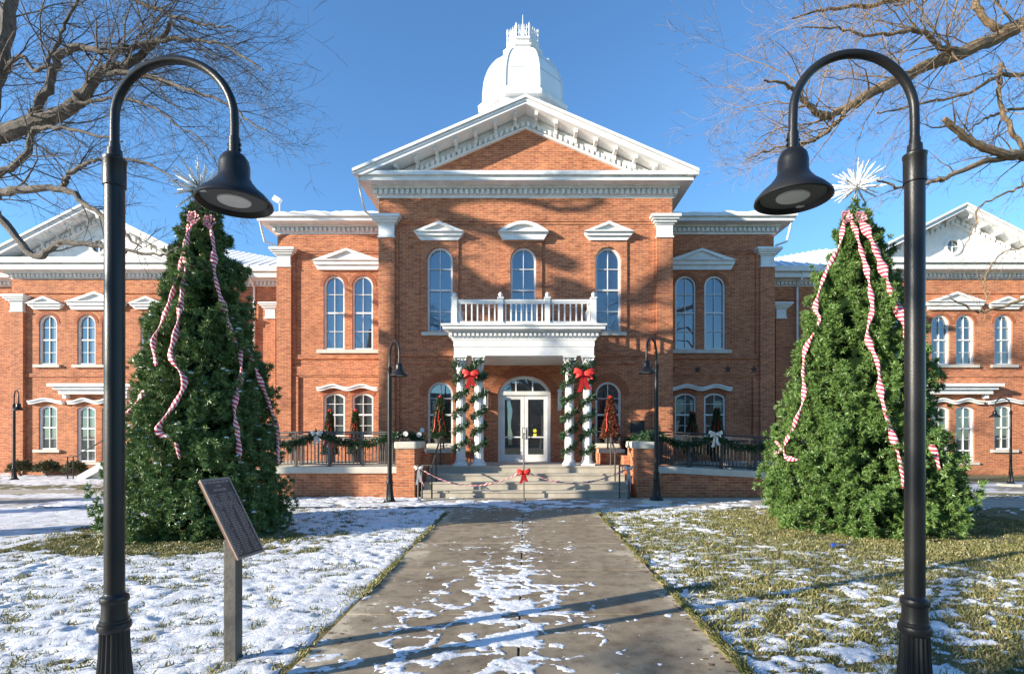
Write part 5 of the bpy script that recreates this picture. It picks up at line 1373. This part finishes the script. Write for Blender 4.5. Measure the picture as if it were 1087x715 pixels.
# grass blades poking out where snow is thin
def blades(name,n,x0,x1,y0,y1,label,seed,lowcov=True,hs=1.0):
    g=np.random.default_rng(seed); x=g.uniform(x0,x1,n*2); y=y0+(y1-y0)*g.uniform(0,1,n*2)**1.35
    h=snow_h(x,y); fd=fbm(x*5,y*5,50,3); keep=((h<.004)|((h<.012)&(g.uniform(size=n*2)<.30)))&(fd+g.uniform(-.2,.2,n*2)>.42)
    x=x[keep][:n];y=y[keep][:n];k=len(x)
    a=g.uniform(0,2*math.pi,k); L=(.016+.022*g.uniform(0,1,k)**2)*hs*(.7+1.0*(fbm(x*3,y*3,53,2))); w=.0022+.002*g.uniform(0,1,k); w=w*(1+y*.10)
    lean=g.uniform(.1,1.0,k)*L*1.1; b=g.uniform(0,2*math.pi,k); px,py=np.cos(a),np.sin(a)
    A=np.stack([x-px*w,y-py*w,np.zeros(k)],1);B=np.stack([x+px*w,y+py*w,np.zeros(k)],1)
    C=np.stack([x+px*w*.7+np.cos(b)*lean*.4,y+py*w*.7+np.sin(b)*lean*.4,L*.65],1); D=np.stack([x+np.cos(b)*lean,y+np.sin(b)*lean,L],1)
    V=np.stack([A,B,C,D],1).reshape(-1,3); o=np_obj(name,V,np.arange(k*4).reshape(-1,4),M['blade']); tag(o,label,'grass',kind='stuff')
def edge_blades(xe,sg,label,seed):
    g=np.random.default_rng(seed); k=14000; y=2.6+8*g.uniform(0,1,k)**1.5; x=xe+sg*np.abs(g.normal(0,.035,k))-sg*.02*(fbm(y*4,y*0+3,9,3)); a=g.uniform(0,2*math.pi,k)
    L=.02+.03*g.uniform(0,1,k); w=.0025+.001*y/3; b=np.where(sg>0,math.pi,0)+g.normal(0,.9,k); px,py=np.cos(a),np.sin(a); le=L*g.uniform(.3,1.3,k)
    A=np.stack([x-px*w,y-py*w,np.full(k,.0)],1);B=np.stack([x+px*w,y+py*w,np.full(k,.0)],1);C=np.stack([x+px*w*.6+np.cos(b)*le*.4,y+py*w*.6+np.sin(b)*le*.4,.012+L*.65],1);D=np.stack([x+np.cos(b)*le,y+np.sin(b)*le,.018+L*.9],1)
    keep=fbm(y*3,y*0+sg,77,3)+g.uniform(-.15,.15,k)>(.47 if sg>0 else .60)
    V=np.stack([A,B,C,D],1)[keep].reshape(-1,3); o=np_obj('grass',V,np.arange(len(V)).reshape(-1,4),M['blade']); tag(o,label,'grass',kind='stuff')
edge_blades(XR,1,'ragged grass fringe along the right edge of the front walk',81)
edge_blades(XL,-1,'ragged grass fringe along the left edge of the front walk',82)
blades('grass',150000,XR+.03,9.2,2.6,11.2,'olive winter grass showing between snow patches on the right lawn',61)
blades('grass',60000,-7.2,XL-.03,2.6,11.2,'grass blades poking through the snow of the left lawn',62)
blades('grass',40000,-7.6,-2.8,7.0,9.6,'strip of bare grass in front of the left christmas tree',63,hs=1.1)
# dead leaves
m=MB(); g=random.Random(77)
def leaf(x,y,z,s_):
    a=g.uniform(0,6.3); c,s2=math.cos(a),math.sin(a); q=[]
    for u,v,w in ((-1,0,.1),(-.4,.5,.35),(.5,.45,.2),(1,0,.3),(.5,-.45,.1),(-.4,-.5,.3)):
        q.append((x+(u*c-v*s2)*s_,y+(u*s2+v*c)*s_,z+w*s_*g.uniform(.2,.9)))
    m.add(q+[(x,y,z+.002)],[(0,1,6),(1,2,6),(2,3,6),(3,4,6),(4,5,6),(5,0,6)])
for i in range(330):
    y=2.8+8*g.random()**1.5; e=g.random()
    if e<.45: x=XR-abs(g.gauss(0,.12))
    elif e<.7: x=XL+abs(g.gauss(0,.15))
    else: x=g.uniform(XL,XR)
    leaf(x,y,.026,g.uniform(.008,.024))
for i in range(90): leaf(g.uniform(1.6,6),2.8+6*g.random()**1.4,.03,g.uniform(.012,.028))
for i in range(30): leaf(g.uniform(-5,-1.7),2.8+6*g.random()**1.4,.04,g.uniform(.012,.03))
tag(m.build('fallen_leaves',M['leafbrown'],recalc=False),'brown dead leaves scattered along the walk edges','leaves',kind='stuff')
# buildings across the street behind the viewer (seen only as reflections)
random.seed(12)
def shop(x,w,h,mt,lab):
    t=thing('shop_building',lab,'building',(x+w/2,-42,0)); m=MB(); m.box(x,x+w-.3,-50,-42,0,h); m.box(x-.1,x+w-.2,-50,-41.8,h,h+.4); m.build('wall',M[mt],t)
    for r_ in range(2):
        for k in range(int(w/2.2)):
            q=MB(); q.box(x+.7+k*2.2,x+1.9+k*2.2,-42,-41.95,1+r_*3.4,3.2+r_*3.2); q.build('window',M['glassd'],t)
shop(-34,16,8,'brick','plain brick shop building across the street, left'); shop(-17.5,15,7,'leadgrey','grey shop building across the street, middle'); shop(-2,18,8.5,'brick','plain brick shop building across the street, near middle'); shop(16.5,18,7,'leadgrey','grey shop building across the street, right')
full_tree(9,-14,13,44,'bare street tree behind the viewer on the right',lev=3)
# =====================================================================
# LIGHT, SKY, CAMERA
# =====================================================================
AZ,EL=R(24),R(15.5)
ray=Vector((math.cos(AZ)*math.cos(EL),math.sin(AZ)*math.cos(EL),-math.sin(EL)))
sl=bpy.data.lights.new('sun','SUN'); sl.energy=5.0; sl.angle=R(.5); sl.color=(1,.905,.75)
so=bpy.data.objects.new('sun',sl); COL.objects.link(so); so.rotation_euler=ray.to_track_quat('-Z','Y').to_euler()
w=bpy.data.worlds.new('World'); SC.world=w; w.use_nodes=True; nt=w.node_tree
sk=nt.nodes.new('ShaderNodeTexSky'); sk.sky_type='NISHITA'; sk.sun_disc=False; sk.sun_elevation=EL; sk.sun_rotation=math.atan2(-ray.x,-ray.y)
sk.air_density=1.0; sk.dust_density=.05; sk.ozone_density=2.2; sk.altitude=200
mxs=nt.nodes.new('ShaderNodeMix'); mxs.data_type='RGBA'; mxs.blend_type='MULTIPLY'; mxs.inputs['Factor'].default_value=1; mxs.inputs['B'].default_value=(.62,.90,1.12,1); nt.links.new(sk.outputs[0],mxs.inputs['A'])
bg=nt.nodes['Background']; nt.links.new(mxs.outputs['Result'],bg.inputs['Color']); bg.inputs['Strength'].default_value=.125
cam=bpy.data.cameras.new('camera'); co=bpy.data.objects.new('camera',cam); COL.objects.link(co); SC.camera=co
co.location=(0,0,EYE); co.rotation_euler=(R(90),0,0); cam.sensor_width=36; cam.lens=36*F0/1087
cam.shift_x=-(CX-543.5)/1087; cam.shift_y=(CY-357.5)/1087; cam.clip_end=2000; cam.clip_start=.05
vs=SC.view_settings; vs.view_transform='Standard'; vs.look='None'; vs.exposure=1.13; vs.gamma=1; vs.use_curve_mapping=False
SC.render.engine='CYCLES'
